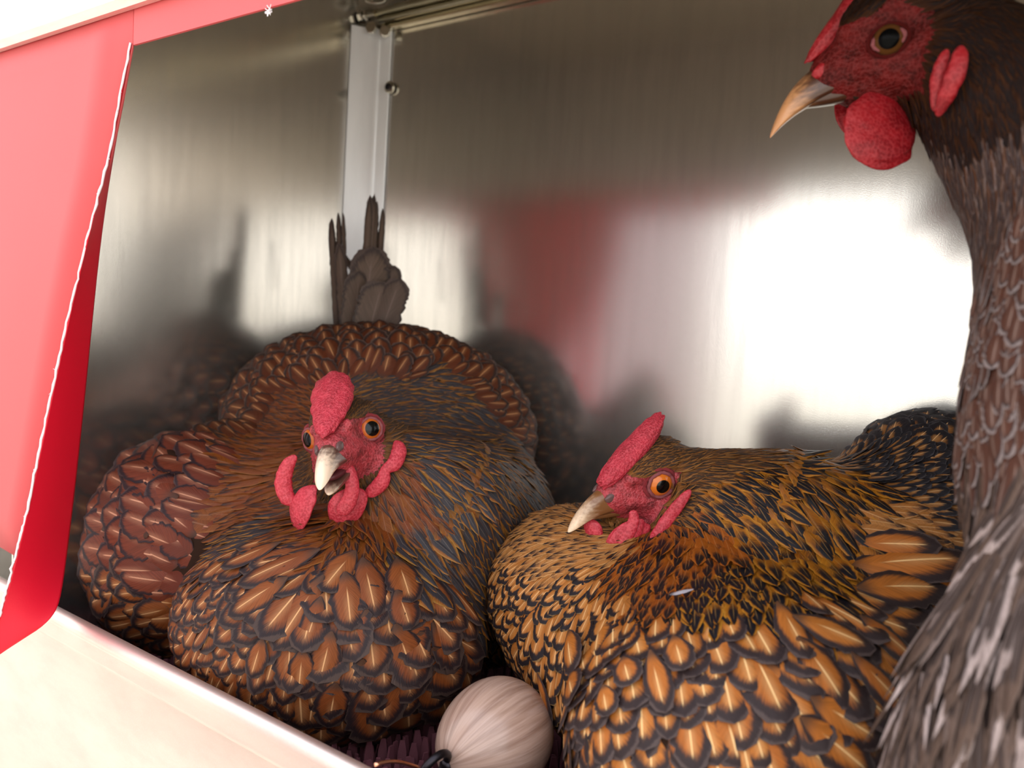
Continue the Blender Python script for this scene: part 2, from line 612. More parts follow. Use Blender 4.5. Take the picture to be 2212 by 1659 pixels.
# frayed cut edge
fr = MB()
pts = []
for i in range(len(Ls) - 3):
    A_, B_ = onY(*Ls[i]), onY(*Ls[i + 1])
    for k in range(14):
        f = k / 14
        pts.append(A_ * (1 - f) + B_ * f + RNG.normal(size=3) * .00018 - np.array([.0002, .0006, 0]))
fr.tube(pts, [.00045 + .00025 * random.random() for _ in pts], 6)
for i in range(6, len(pts) - 2, 3):
    q = pts[i]
    fr.tube([q, q + np.array([RNG.normal() * .0012, -.0004, RNG.normal() * .0012])], .00012, 4)
tag(part(fr, 'frayed_edge', M_FRAY, curtain, True), 'whitish frayed thread along the cut edge')
fl = MB()
c0 = onY(582, 24, YF - .0004)
for _ in range(40):
    d = unit(RNG.normal(size=3)) * .003 * random.random()
    d[1] = -abs(d[1]) * .5
    fl.tube([c0, c0 + d * .5 + RNG.normal(size=3) * .0004, c0 + d], .00018, 4)
o = fl.build('down_tuft', simple('white_down', (.85, .8, .82), .9))
tag(o, 'tiny white tuft of down stuck to the lower edge of the red band', 'fluff')

# ------------------------------------------------------------------ signed distance bodies
def d_ell(P, c, M, r):
    q = (P - c) @ M
    r = np.asarray(r)
    k0 = np.sqrt(((q / r) ** 2).sum(-1)) + 1e-9
    k1 = np.sqrt(((q / (r * r)) ** 2).sum(-1)) + 1e-9
    return k0 * (k0 - 1.0) / k1


def d_cap(P, a, b, ra, rb):
    ab = b - a
    t = np.clip(((P - a) @ ab) / (ab @ ab), 0, 1)
    return np.sqrt(((P - a - t[..., None] * ab) ** 2).sum(-1)) - (ra + (rb - ra) * t)


def sdf(prims):
    def f(P):
        D = None
        for pr in prims:
            if pr[0] == 'e': d = d_ell(P, pr[1], pr[2], pr[3]); k = pr[4]
            elif pr[0] == 'c': d = d_cap(P, pr[1], pr[2], pr[3], pr[4]); k = pr[5]
            elif pr[0] == 's':                      # scooped out
                d = -d_ell(P, pr[1], pr[2], pr[3]); k = pr[4]
                h = np.maximum(k - np.abs(D - d), 0) / k
                D = np.maximum(D, d) + h * h * k * .25
                continue
            if pr[0] == 'p': D = np.maximum(D, pr[1] - P[..., 2]); continue
            if D is None: D = d
            else:
                h = np.maximum(k - np.abs(D - d), 0) / k
                D = np.minimum(D, d) - h * h * k * .25
        return D
    return f


def grad(f, P, e=4e-4):
    G = np.empty_like(P)
    for i in range(3):
        o = np.zeros(3); o[i] = e
        G[:, i] = f(P + o) - f(P - o)
    return G / (np.linalg.norm(G, axis=1, keepdims=True) + 1e-12)


def surface_nets(f, lo, hi, h):
    ax = [np.arange(lo[i], hi[i] + h, h) for i in range(3)]
    n = [len(a) for a in ax]
    F = np.empty(n)
    for i, x in enumerate(ax[0]):
        Yg, Zg = np.meshgrid(ax[1], ax[2], indexing='ij')
        F[i] = f(np.stack([np.full_like(Yg, x), Yg, Zg], -1))
    S = F < 0
    c = np.zeros([m - 1 for m in n], int)
    for dx in (0, 1):
        for dy in (0, 1):
            for dz in (0, 1):
                c += S[dx:n[0] - 1 + dx, dy:n[1] - 1 + dy, dz:n[2] - 1 + dz]
    act = (c > 0) & (c < 8)
    I = np.argwhere(act)
    idx = -np.ones(act.shape, int)
    idx[tuple(I.T)] = np.arange(len(I))
    acc = np.zeros((len(I), 3)); cnt = np.zeros(len(I))
    for a in range(3):
        b, c2 = (a + 1) % 3, (a + 2) % 3
        for ob in (0, 1):
            for oc in (0, 1):
                o0 = np.zeros(3, int); o0[b] = ob; o0[c2] = oc
                o1 = o0.copy(); o1[a] = 1
                f0 = F[tuple((I + o0).T)]; f1 = F[tuple((I + o1).T)]
                m = (f0 < 0) != (f1 < 0)
                t = np.where(m, f0 / np.where(m, f0 - f1, 1), 0)
                p = o0 + np.outer(t, np.eye(3)[a])
                acc[m] += p[m]; cnt[m] += 1
    V = np.asarray(lo) + (I + acc / cnt[:, None]) * h
    Q = []
    for a in range(3):
        b, c2 = (a + 1) % 3, (a + 2) % 3
        s0 = [slice(None)] * 3; s1 = [slice(None)] * 3
        s0[a] = slice(0, -1); s1[a] = slice(1, None)
        m = S[tuple(s0)] != S[tuple(s1)]
        E_ = np.argwhere(m)
        E_ = E_[(E_[:, b] > 0) & (E_[:, c2] > 0) & (E_[:, b] < n[b] - 1) & (E_[:, c2] < n[c2] - 1)]
        ins = S[tuple(E_.T)]
        eb = np.zeros(3, int); eb[b] = 1; ec = np.zeros(3, int); ec[c2] = 1
        q = np.stack([idx[tuple((E_ - eb - ec).T)], idx[tuple((E_ - ec).T)], idx[tuple(E_.T)], idx[tuple((E_ - eb).T)]], 1)
        q[~ins] = q[~ins][:, ::-1]
        Q.append(q)
    Q = np.concatenate(Q)
    return V, Q[(Q >= 0).all(1)]


def frame(fwd, up=(0, 0, 1)):
    """rotation whose columns are forward, left, up"""
    f = unit(fwd); l = unit(np.cross(up, f)); u = np.cross(f, l)
    return np.stack([f, l, u], 1)


class Head:
    def __init__(self, pos, fwd, left, S):
        f = unit(fwd); l = np.asarray(left, float); l = unit(l - f * (l @ f)); u = np.cross(f, l)
        self.R = np.stack([f, l, u], 1); self.o = np.asarray(pos, float); self.S = S

    def w(self, p):
        return self.o + self.R @ (np.asarray(p, float) * self.S)

    def local(self, P):
        return ((P - self.o) @ self.R) / self.S

    def mat(self, p=(0, 0, 0), R=None, s=1.0):
        M = self.R @ (np.eye(3) if R is None else R) * (self.S * s)
        o = self.w(p)
        return Matrix([[*M[i], o[i]] for i in range(3)] + [[0, 0, 0, 1]])

    def prims(self, eye=(-.002, .017, .005)):
        I = self.R; S = self.S
        W = self.w
        P = [('e', W((-.008, 0, .006)), I, np.array((.024, .0155, .0185)) * S, .006),
             ('e', W((.010, 0, -.003)), I, np.array((.018, .0112, .0120)) * S, .006),
             ('c', W((.010, 0, -.004)), W((.0185, 0, -.0025)), .0098 * S, .0076 * S, .004),
             ('e', W((-.002, 0, -.014)), I, np.array((.018, .0095, .008)) * S, .006)]
        for s in (1, -1):
            P += [('c', W((.014, .0085 * s, .0095)), W((-.008, .0135 * s, .0155)), .0030 * S, .0032 * S, .003),
                  ('e', W((-.004, .0105 * s, -.007)), I, np.array((.012, .0062, .009)) * S, .004),
                  ('c', W((.013, .0100 * s, -.0035)), W((-.013, .0150 * s, -.003)), .0022 * S, .0026 * S, .004)]
        for s in (1, -1):
            P.append(('s', W((eye[0], (eye[1] + .0035) * s, eye[2])), I, np.array((.0072, .0062, .0068)) * S, .003))
        return P


# ------------------------------------------------------------------ feathers
def template(kind, seed):
    r = np.random.default_rng(seed)
    R_, C_ = {'body': (13, 7), 'long': (24, 5)}.get(kind, (11, 5))
    v = np.linspace(0, 1, R_) ** (.92 if kind != 'long' else .7)
    if kind == 'body':
        w = np.clip(v / .38, 0.02, 1) ** .62 * np.sqrt(np.clip(1 - np.clip((v - .50) / .5, 0, 1) ** 2.3, 0, 1))
        cup, curl = .13 + .05 * r.random(), .10 + .06 * r.random()
    elif kind == 'hackle':
        w = np.clip(v / .30, 0.05, 1) ** .5 * np.clip(1 - np.clip((v - .45) / .55, 0, 1) ** 1.9, 0, 1) ** .85
        cup, curl = .14, .10 + .08 * r.random()
    elif kind == 'fluff':
        w = np.clip(v / .4, 0.05, 1) ** .7 * np.sqrt(np.clip(1 - np.clip((v - .55) / .45, 0, 1) ** 2, 0, 1))
        cup, curl = .2, .16
    else:
        w = np.clip(v / .12, 0.10, 1) ** .5 * np.sqrt(np.clip(1 - np.clip((v - .78) / .22, 0, 1) ** 2, 0, 1))
        cup, curl = .10, .05
    w = np.maximum(w, .012)
    j = np.linspace(-1, 1, C_)
    side = r.normal() * .05
    V, UV = [], []
    for i in range(R_):
        jl, jr = 1 + r.normal() * .045, 1 + r.normal() * .045
        for jj in j:
            k = jj
            if jj == -1: k = -jl * (1.05 if i % 2 else .97)
            if jj == 1: k = jr * (1.05 if i % 2 else .97)
            x = .5 * w[i] * k + side * v[i] ** 2
            y = v[i] + .05 * abs(jj) * (v[i] * (1 - v[i])) * 2 + (r.normal() * .006 if abs(jj) == 1 else 0)
            z = -cup * (abs(jj) ** 1.6) * w[i] * .5 - curl * v[i] ** 2.2
            V.append((x, y, z)); UV.append(((jj + 1) / 2, v[i]))
    F = [(a * C_ + b, a * C_ + b + 1, (a + 1) * C_ + b + 1, (a + 1) * C_ + b) for a in range(R_ - 1) for b in range(C_ - 1)]
    return np.array(V), np.array(F), np.array(UV)


NV = 6
TEMPL = {k: [template(k, 100 * i + s) for s in range(NV)] for i, k in enumerate(('body', 'hackle', 'long', 'fluff'))}


def feather_mesh(V, F, UV, rnd, mats, mi=None, name='feather'):
    me = bpy.data.meshes.new(name)
    nv, nf = len(V), len(F)
    me.vertices.add(nv); me.vertices.foreach_set('co', np.ascontiguousarray(V, np.float32).ravel())
    me.loops.add(nf * 4); me.loops.foreach_set('vertex_index', F.astype(np.int32).ravel())
    me.polygons.add(nf); me.polygons.foreach_set('loop_start', np.arange(0, nf * 4, 4, dtype=np.int32))
    me.polygons.foreach_set('use_smooth', np.ones(nf, bool))
    if mi is not None: me.polygons.foreach_set('material_index', mi.astype(np.int32))
    ul = me.uv_layers.new(name='UVMap')
    ul.data.foreach_set('uv', UV[F.ravel()].astype(np.float32).ravel())
    at_ = me.attributes.new('rnd', 'FLOAT', 'POINT')
    at_.data.foreach_set('value', np.asarray(rnd, np.float32))
    for m in mats: me.materials.append(m)
    me.update(calc_edges=True)
    me.validate()
    return me


_mesh_cache = {}


def shared_feather(kind, var, mat, name):
    key = (kind, var, mat.name)
    if key not in _mesh_cache:
        V, F, UV = TEMPL[kind][var]
        _mesh_cache[key] = feather_mesh(V, F, UV, np.full(len(V), (var * .37) % 1), [mat], None, name)
    return _mesh_cache[key]


class Plumage:
    """feathers laid over one hen: the largest in view become parts of their own, the rest one joined part"""

    def __init__(self, types):
        self.T = types                    # name -> (kind, material, tilt degrees, part name)
        self.items = []                   # (type, variant, 3x3 columns, origin, size, visible score)

    def add(self, typ, p, d, n, L, W, tilt=None, roll=0.0, force=False):
        kind, mat, t0, pn = self.T[typ]
        t = math.radians(t0 if tilt is None else tilt)
        n = unit(n); d = unit(d - n * (d @ n))
        x = np.cross(d, n)
        y = d * math.cos(t) + n * math.sin(t)
        z = np.cross(x, y)
        if roll:
            c, s = math.cos(roll), math.sin(roll)
            x, z = x * c + z * s, z * c - x * s
        M = np.stack([x * W, y * L, z * (L * .5 + W * .5)], 1)
        v = CAM - p; dist = np.linalg.norm(v)
        face = (n @ v) / dist
        q = p + y * L * .6 - CAM
        zz = q @ FW
        sx, sy = CX + FPX * (q @ RT) / max(zz, .01), CY - FPX * (q @ UP) / max(zz, .01)
        ins = zz > .02 and -30 < sx < 2242 and -30 < sy < 1690
        score = L * W / dist ** 2 * min(1, max(0, face + .25) * 2) if ins and face > -.15 else 0.0
        self.items.append((typ, random.randrange(NV), M, np.asarray(p, float), score + (10 if force else 0)))

    def build(self, parent, limit=290):
        by = {}
        for it in self.items: by.setdefault(self.T[it[0]][3], []).append(it)
        rest = []
        for pn, its in by.items():
            its.sort(key=lambda i: -i[4])
            solo = [i for i in its[:limit] if i[4] > 0]
            rest += its[len(solo):]
            for typ, var, M, p, sc in solo:
                kind, mat, _, _ = self.T[typ]
                me = shared_feather(kind, var, mat, pn)
                o = bpy.data.objects.new(pn, me)
                COL.objects.link(o)
                o.parent = parent
                o.matrix_parent_inverse = parent.matrix_basis.inverted()
                o.matrix_basis = Matrix([[*M[i], p[i]] for i in range(3)] + [[0, 0, 0, 1]])
        if rest:
            mats = []; Vs, Fs, Us, Rn, Mi = [], [], [], [], []
            off = 0
            for typ, var, M, p, sc in rest:
                kind, mat, _, _ = self.T[typ]
                if mat not in mats: mats.append(mat)
                V, F, UV = TEMPL[kind][var]
                Vs.append(V @ M.T + p); Fs.append(F + off); Us.append(UV)
                Rn.append(np.full(len(V), random.random())); Mi.append(np.full(len(F), mats.index(mat)))
                off += len(V)
            me = feather_mesh(np.concatenate(Vs), np.concatenate(Fs), np.concatenate(Us), np.concatenate(Rn), mats, np.concatenate(Mi), 'plumage')
            o = bpy.data.objects.new('plumage', me)
            COL.objects.link(o)
            keep_world(o, parent)
            o['kind'] = 'stuff'
        print('feathers', {k: len(v) for k, v in by.items()}, 'joined', len(rest))


FEATHERS = True


def hen_body(name, root, prims, head, res, lo, hi, mats, bare, clipr=.040):
    f = sdf(prims)
    V, Q = surface_nets(f, lo, hi, res)
    c = head.w((-.0, 0, 0))
    S = head.S
    far = np.linalg.norm(V[Q].mean(1) - c, axis=1) > clipr * S
    hr = .047 * S
    V2, Q2 = surface_nets(f, c - hr, c + hr, .0011)
    near = np.linalg.norm(V2[Q2].mean(1) - c, axis=1) < (clipr + .002) * S
    bv = BVHTree.FromPolygons([tuple(v) for v in V] + [tuple(v) for v in V2],
                              [tuple(int(i) for i in q) for q in Q[far]] + [tuple(int(i) + len(V) for i in q) for q in Q2[near]])
    # skin wrinkles: little pebbles in the bare face
    VV = np.concatenate([V, V2]); QQ = np.concatenate([Q[far], Q2[near] + len(V)])
    lc = head.local(VV[QQ].mean(1))
    mi = (~bare(lc)).astype(int)
    used = np.unique(QQ); remap = -np.ones(len(VV), int); remap[used] = np.arange(len(used))
    VV, QQ = VV[used], remap[QQ]
    me = mesh_np('body', VV, QQ)
    o = link('body', me, mats, None)
    me.polygons.foreach_set('material_index', mi.astype(np.int32))
    keep_world(o, root)
    return f, bv, VV, QQ


def cover(plum, f, bv, VV, QQ, head, controls, bare, dens=.42, n_cand=90000, zmin=.012, headf=None, seed=1, keep=None):
    """lay feathers over the body: flow, kind and size come from the measured places nearest to each spot"""
    r = np.random.default_rng(seed)
    cp, cd, ct, cs = [], [], [], []
    for c in controls:
        px, py, qx, qy, typ, Lp, Wp = c[:7]
        d = ray(px, py)
        hit = bv.ray_cast(Vector(CAM), Vector(d).normalized(), 3.0)
        if hit[0] is None:
            print('control misses', c[:2]); continue
        p = np.array(hit[0]); dep = (p - CAM) @ FW
        nrm = grad(f, p[None])[0]
        # the flow is the direction on the surface that projects to the measured one
        e = (RT * (qx - px) - UP * (qy - py)) / FPX * dep
        vd = unit(p - CAM)
        nn = nrm @ vd
        e = e - vd * ((e @ nrm) / nn) * (1 if abs(nn) > .25 else 0)
        e = e - nrm * (e @ nrm)
        cp.append(p); cd.append(unit(e)); ct.append(typ); cs.append((math.log(Lp * dep / FPX), math.log(Wp * dep / FPX)))
    for c in headf or []:                         # places given in the head's or the world's own frame
        p, d, typ, L, W = c
        cp.append(np.asarray(p)); cd.append(unit(d)); ct.append(typ); cs.append((math.log(L), math.log(W)))
    cp, cd, cs = np.array(cp), np.array(cd), np.array(cs)
    tri = VV[QQ]
    A_ = .5 * np.linalg.norm(np.cross(tri[:, 2] - tri[:, 0], tri[:, 3] - tri[:, 1]), axis=1)
    # finer sampling near the head, where the feathers are small
    dh = np.linalg.norm(tri.mean(1) - head.o, axis=1)
    wgt = A_ * np.where(dh < .06, 9, np.where(dh < .10, 3, 1.0))
    fi = r.choice(len(QQ), n_cand, p=wgt / wgt.sum())
    a, b = r.random(n_cand), r.random(n_cand)
    t = tri[fi]
    P = (t[:, 0] * (1 - a)[:, None] + t[:, 1] * a[:, None]) * (1 - b)[:, None] + (t[:, 3] * (1 - a)[:, None] + t[:, 2] * a[:, None]) * b[:, None]
    P = P[P[:, 2] > zmin]
    N = grad(f, P)
    P, N = P[N[:, 2] > -.8], N[N[:, 2] > -.8]
    lc = head.local(P)
    ok = ~bare(lc)
    if keep is not None: ok &= keep(P)
    P, N = P[ok], N[ok]
    d2 = ((P[:, None] - cp[None]) ** 2).sum(-1)
    w = 1 / (d2 + 1e-5) ** 2
    wn_ = w / w.sum(1, keepdims=True)
    D = wn_ @ cd
    w3 = wn_ ** 1.5; w3 /= w3.sum(1, keepdims=True)
    SZ = w3 @ cs
    near = np.argmax(w * np.exp(r.normal(size=w.shape) * .45), 1)
    cell = {}
    g = .004
    todo = []
    for i in range(len(P)):
        L, W = math.exp(SZ[i, 0]), math.exp(SZ[i, 1])
        rad = dens * math.sqrt(L * W)
        p = P[i]; k0 = tuple((p // g).astype(int)); m = int(rad // g) + 1
        bad = False
        for dx in range(-m, m + 1):
            for dy in range(-m, m + 1):
                for dz in range(-m, m + 1):
                    for q, rq in cell.get((k0[0] + dx, k0[1] + dy, k0[2] + dz), ()):
                        if (q[0] - p[0]) ** 2 + (q[1] - p[1]) ** 2 + (q[2] - p[2]) ** 2 < min(rad, rq) ** 2:
                            bad = True; break
                    if bad: break
                if bad: break
            if bad: break
        if bad: continue
        cell.setdefault(k0, []).append((p, rad))
        d = D[i] + r.normal(size=3) * .10
        j = 1 + r.normal() * .10
        root = p - unit(D[i]) * L * .45 + N[i] * .0006
        # keep the root on the surface
        root = root - N[i] * max(0.0, float(f(root[None])[0]))
        todo.append((ct[near[i]], root, d, N[i], L * j, W * (1 + r.normal() * .10), r.normal() * .12))
    RT_ = np.array([t_[1] for t_ in todo]); NN = np.array([t_[3] for t_ in todo]); DD = np.array([t_[2] for t_ in todo]); LL = np.array([t_[4] for t_ in todo])
    DD = DD - NN * (DD * NN).sum(1, keepdims=True); DD /= np.linalg.norm(DD, axis=1, keepdims=True)
    ti = np.radians([plum.T[t_[0]][2] for t_ in todo])
    YY = DD * np.cos(ti)[:, None] + NN * np.sin(ti)[:, None]
    lift = np.zeros(len(todo))
    for q in (.35, .6, .85):
        lift = np.maximum(lift, .0006 - f(RT_ + YY * (LL * q)[:, None]))
    lift = np.clip(lift, 0, .012)
    for t_, l_ in zip(todo, lift):
        plum.add(t_[0], t_[1] + t_[3] * l_, t_[2], t_[3], t_[4], t_[5], None, t_[6])
    return len(todo)


def hero(plum, bv, f, typ, x0, y0, x1, y1, Wp, lift=.002, tilt=7):
    """one feather whose root and tip are where the photograph shows them, lying on the body"""
    h0 = bv.ray_cast(Vector(CAM), Vector(ray(x0, y0)).normalized(), 3.0)[0]
    h1 = bv.ray_cast(Vector(CAM), Vector(ray(x1, y1)).normalized(), 3.0)[0]
    if h0 is None or h1 is None: return
    a, b = np.array(h0), np.array(h1)
    L = np.linalg.norm(b - a)
    m = (a + b) / 2
    n = grad(f, m[None])[0]
    dep = (m - CAM) @ FW
    plum.add(typ, a + n * lift, b - a, n, L, Wp * dep / FPX, tilt, 0, True)


# ------------------------------------------------------------------ head parts
def blob(name, mat, M, rad, parent, lumps=.0, bend=0.0, seed=0, taper=0.0, res=(44, 30), noise_f=2.0, roll=0.0, blunt=1.0):
    """an ellipsoid, tapered, bent and lumpy; x length, y width, z height in the frame M"""
    r = np.random.default_rng(seed)
    ph = r.random((6, 3)) * 6.28; fq = r.normal(size=(6, 3)) * noise_f
    V = []
    nu, nv = res
    for i in range(nv + 1):
        th = math.pi * i / nv
        sn = max(math.sin(th), 0.0) ** blunt if 0 < i < nv else 0.0
        for j in range(nu):
            q = 2 * math.pi * j / nu
            V.append((math.cos(th), sn * math.cos(q), sn * math.sin(q)))
    V = np.array(V)
    k = np.ones(len(V))
    for a_ in range(6):
        k += lumps * np.sin(V @ fq[a_] * 2 + ph[a_, 0])
    X = V * k[:, None]
    tp = 1 + taper * X[:, 0]
    X = X * np.array([1, 1, 1])
    X[:, 1] *= tp; X[:, 2] *= tp
    X = X * np.asarray(rad)
    X[:, 2] += bend * (X[:, 0] / rad[0]) ** 2 * rad[0]
    X[:, 1] += roll * (X[:, 0] / rad[0]) ** 2 * rad[0]
    F = []
    for i in range(nv):
        for j in range(nu):
            l = (j + 1) % nu
            F.append((i * nu + j, (i + 1) * nu + j, (i + 1) * nu + l, i * nu + l))
    me = mesh_np(name, X, F)
    o = link(name, me, mat)
    o.matrix_world = M
    bm_fix(me)
    o.parent = parent
    o.matrix_parent_inverse = parent.matrix_basis.inverted()
    o.matrix_basis = M
    return o


def bm_fix(me):
    import bmesh
    bm = bmesh.new(); bm.from_mesh(me)
    bmesh.ops.remove_doubles(bm, verts=bm.verts, dist=1e-7)
    bmesh.ops.recalc_face_normals(bm, faces=bm.faces)
    bm.to_mesh(me); bm.free()


def place(o, M, parent):
    o.parent = parent
    o.matrix_parent_inverse = parent.matrix_basis.inverted()
    o.matrix_basis = M
    return o


def beak(head, root, mat, open_=0.0, eyeless=None):
    """upper and lower beak as lofts in the head's own frame"""
    def loft(name, sec):
        V, F = [], []
        n = 18
        for (x, zc, w, ht, hb) in sec:
            for k in range(n):
                q = 2 * math.pi * k / n
                c, s = math.cos(q), math.sin(q)
                yy = w * math.copysign(abs(c) ** .8, c)
                zz = zc + (ht * abs(s) ** 1.25 if s > 0 else -hb * abs(s) ** .9)
                V.append((x, yy, zz))
        for i in range(len(sec) - 1):
            for k in range(n):
                l = (k + 1) % n
                F.append((i * n + k, i * n + l, (i + 1) * n + l, (i + 1) * n + k))
        F.append(tuple(range(n))[::-1]); F.append(tuple((len(sec) - 1) * n + k for k in range(n)))
        me = mesh_np(name, V, F)
        bm_fix(me)
        me.polygons.foreach_set('use_smooth', np.ones(len(me.polygons), bool))
        o = link(name, me, mat)
        m = o.modifiers.new('smooth', 'SUBSURF'); m.levels = 1; m.render_levels = 2
        return o
    up = []
    for t in np.linspace(0, 1, 12):
        x = .0125 + .0345 * t
        top = .0050 - .004 * t - .0185 * t ** 3.0
        bot = -.0098 - .0012 * t - .0075 * t ** 3
        if t > .9: bot = min(bot, top - .001)
        w = .0106 * (1 - t) ** .60 * (1 - .25 * math.sin(math.pi * t)) + .0006
        zc = bot + (top - bot) * .22
        up.append((x, zc, w, top - zc, (zc - bot)))
    u = loft('upper_beak', up)
    place(u, head.mat(), root)
    lo_ = []
    for t in np.linspace(0, 1, 9):
        x = .0095 + .0285 * t
        zt = -.0105 - .0020 * t - .0015 * t ** 2
        w = .0092 * (1 - t) ** .6 * (1 - .2 * math.sin(math.pi * t)) + .0005
        h = .0042 * (1 - t ** 2) + .0006
        lo_.append((x, zt - .0006, w, .0008, h))
    l = loft('lower_beak', lo_)
    a = open_
    c, s = math.cos(a), math.sin(a)
    R = np.array([[c, 0, s], [0, 1, 0], [-s, 0, c]])
    piv = np.array((.006, 0, -.010))
    place(l, head.mat(piv - R @ piv, R), root)
    if open_ > .05:
        V = []
        m = MB().add(*box(.006, .033, -.0058, .0058, -.0150, -.0085))
        o = m.build('mouth', M_MOUTH, None, True)
        c, s = math.cos(a * .5), math.sin(a * .5)
        R = np.array([[c, 0, s], [0, 1, 0], [-s, 0, c]])
        mm = o.modifiers.new('smooth', 'SUBSURF'); mm.levels = 2; mm.render_levels = 2
        place(o, head.mat(piv - R @ piv, R), root)
    return u, l


def eyes(head, root, skin, eye=(-.002, .0140, .005), r=.0066, out=(.30, .95, .08), shut=1.0, sides=(1, -1), mat=None):
    for s in sides:
        z = unit((out[0], out[1] * s, out[2]))
        x = unit(np.cross((0, 0, 1.0), z)); y = np.cross(z, x)
        R = np.stack([x, y, z], 1)
        V, F = [], []
        nu, nv = 24, 16
        for i in range(nv + 1):
            th = math.pi * i / nv
            for j in range(nu):
                q = 2 * math.pi * j / nu
                V.append((math.sin(th) * math.cos(q), math.sin(th) * math.sin(q), math.cos(th) * .92))
        for i in range(nv):
            for j in range(nu):
                l = (j + 1) % nu
                F.append((i * nu + j, (i + 1) * nu + j, (i + 1) * nu + l, i * nu + l))
        me = mesh_np('eye', V, F); bm_fix(me)
        me.polygons.foreach_set('use_smooth', np.ones(len(me.polygons), bool))
        o = link('eye', me, mat or M_EYE)
        place(o, head.mat((eye[0], eye[1] * s, eye[2]), R, r), root)
        # lid: two rings of wrinkled skin round the eye
        for k, (rr, tk, zz) in enumerate(((.90, .13, .50), (1.12, .16, .32))):
            pts = []
            for j in range(40):
                q = 2 * math.pi * j / 40
                yy = math.sin(q) * rr * (shut if k == 0 else (shut + 1) / 2)
                pts.append((math.cos(q) * rr, yy, zz - .22 * abs(math.sin(q)) * (1 - shut) + .04 * math.sin(q * 7 + k)))
            lid = MB().tube(pts, [tk * (1 + .15 * math.sin(j * 2.3 + k)) for j in range(40)], 8, closed=True).build('eyelid', M_LID if k == 0 else skin, None, True)
            place(lid, head.mat((eye[0], eye[1] * s, eye[2]), R, r), root)


def lobe(name, root, mat, px, py, depth, hw, hh, thick, ang=0.0, yaw=0.0, pitch=0.0, bend=0.0, roll=0.0, lumps=.03, seed=0, taper=0.0):
    """a fleshy lobe: long axis in the picture plane turned by ang, then swung by yaw; sizes in photo pixels at that depth"""
    s = depth / FPX
    c = at(px, py, depth)
    a = math.radians(ang)
    X = -UP * math.cos(a) + RT * math.sin(a)         # long axis (down)
    Y = RT * math.cos(a) + UP * math.sin(a)          # width
    Z = np.cross(X, Y)
    b = math.radians(yaw)
    Y, Z = Y * math.cos(b) + Z * math.sin(b), Z * math.cos(b) - Y * math.sin(b)
    b = math.radians(pitch)
    X, Z = X * math.cos(b) + Z * math.sin(b), Z * math.cos(b) - X * math.sin(b)
    M = Matrix([[X[i], Y[i], Z[i], c[i]] for i in range(3)] + [[0, 0, 0, 1]])
    return blob(name, mat, M, (hh * s, hw * s, thick), root, lumps, bend, seed, taper, roll=roll)

# ------------------------------------------------------------------ feather colours
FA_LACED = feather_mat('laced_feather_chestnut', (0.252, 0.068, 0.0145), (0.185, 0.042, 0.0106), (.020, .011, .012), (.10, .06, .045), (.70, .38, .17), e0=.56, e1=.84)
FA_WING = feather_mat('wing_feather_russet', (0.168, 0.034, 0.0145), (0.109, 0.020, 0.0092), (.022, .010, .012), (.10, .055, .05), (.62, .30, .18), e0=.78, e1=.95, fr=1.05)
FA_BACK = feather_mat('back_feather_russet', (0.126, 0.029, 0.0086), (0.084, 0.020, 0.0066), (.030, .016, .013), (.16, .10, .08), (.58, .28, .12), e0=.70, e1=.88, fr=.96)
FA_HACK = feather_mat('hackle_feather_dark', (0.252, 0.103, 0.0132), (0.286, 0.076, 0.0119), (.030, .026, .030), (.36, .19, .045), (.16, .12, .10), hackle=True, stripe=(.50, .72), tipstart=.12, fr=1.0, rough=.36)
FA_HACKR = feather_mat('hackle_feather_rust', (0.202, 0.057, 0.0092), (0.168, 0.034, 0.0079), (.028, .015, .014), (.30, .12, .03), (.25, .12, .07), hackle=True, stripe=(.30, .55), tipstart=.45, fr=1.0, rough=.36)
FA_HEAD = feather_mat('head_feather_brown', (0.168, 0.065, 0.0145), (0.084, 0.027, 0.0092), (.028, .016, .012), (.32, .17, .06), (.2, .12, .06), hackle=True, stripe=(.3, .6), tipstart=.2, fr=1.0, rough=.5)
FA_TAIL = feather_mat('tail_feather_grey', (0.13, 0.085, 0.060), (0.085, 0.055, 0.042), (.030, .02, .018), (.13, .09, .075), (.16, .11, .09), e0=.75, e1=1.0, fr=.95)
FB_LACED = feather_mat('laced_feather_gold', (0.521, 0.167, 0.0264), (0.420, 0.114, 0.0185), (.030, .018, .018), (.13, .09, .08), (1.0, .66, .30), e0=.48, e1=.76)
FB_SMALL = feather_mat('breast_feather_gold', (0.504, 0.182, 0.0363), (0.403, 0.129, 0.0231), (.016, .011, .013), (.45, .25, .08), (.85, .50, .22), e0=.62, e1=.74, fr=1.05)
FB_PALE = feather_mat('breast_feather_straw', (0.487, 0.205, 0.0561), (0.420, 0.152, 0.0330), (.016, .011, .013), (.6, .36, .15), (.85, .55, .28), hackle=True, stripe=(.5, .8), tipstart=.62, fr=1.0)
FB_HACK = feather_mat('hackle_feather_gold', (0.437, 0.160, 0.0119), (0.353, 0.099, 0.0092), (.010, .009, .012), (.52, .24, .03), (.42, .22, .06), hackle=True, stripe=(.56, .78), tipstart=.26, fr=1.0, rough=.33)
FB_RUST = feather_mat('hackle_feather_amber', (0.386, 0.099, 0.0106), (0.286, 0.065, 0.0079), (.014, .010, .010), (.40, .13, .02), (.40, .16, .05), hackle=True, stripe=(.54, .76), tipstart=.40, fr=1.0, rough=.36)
FB_HEAD = feather_mat('head_feather_tan', (0.286, 0.106, 0.0198), (0.126, 0.038, 0.0092), (.022, .013, .010), (.48, .26, .08), (.3, .18, .08), hackle=True, stripe=(.3, .6), tipstart=.3, fr=1.0, rough=.5)
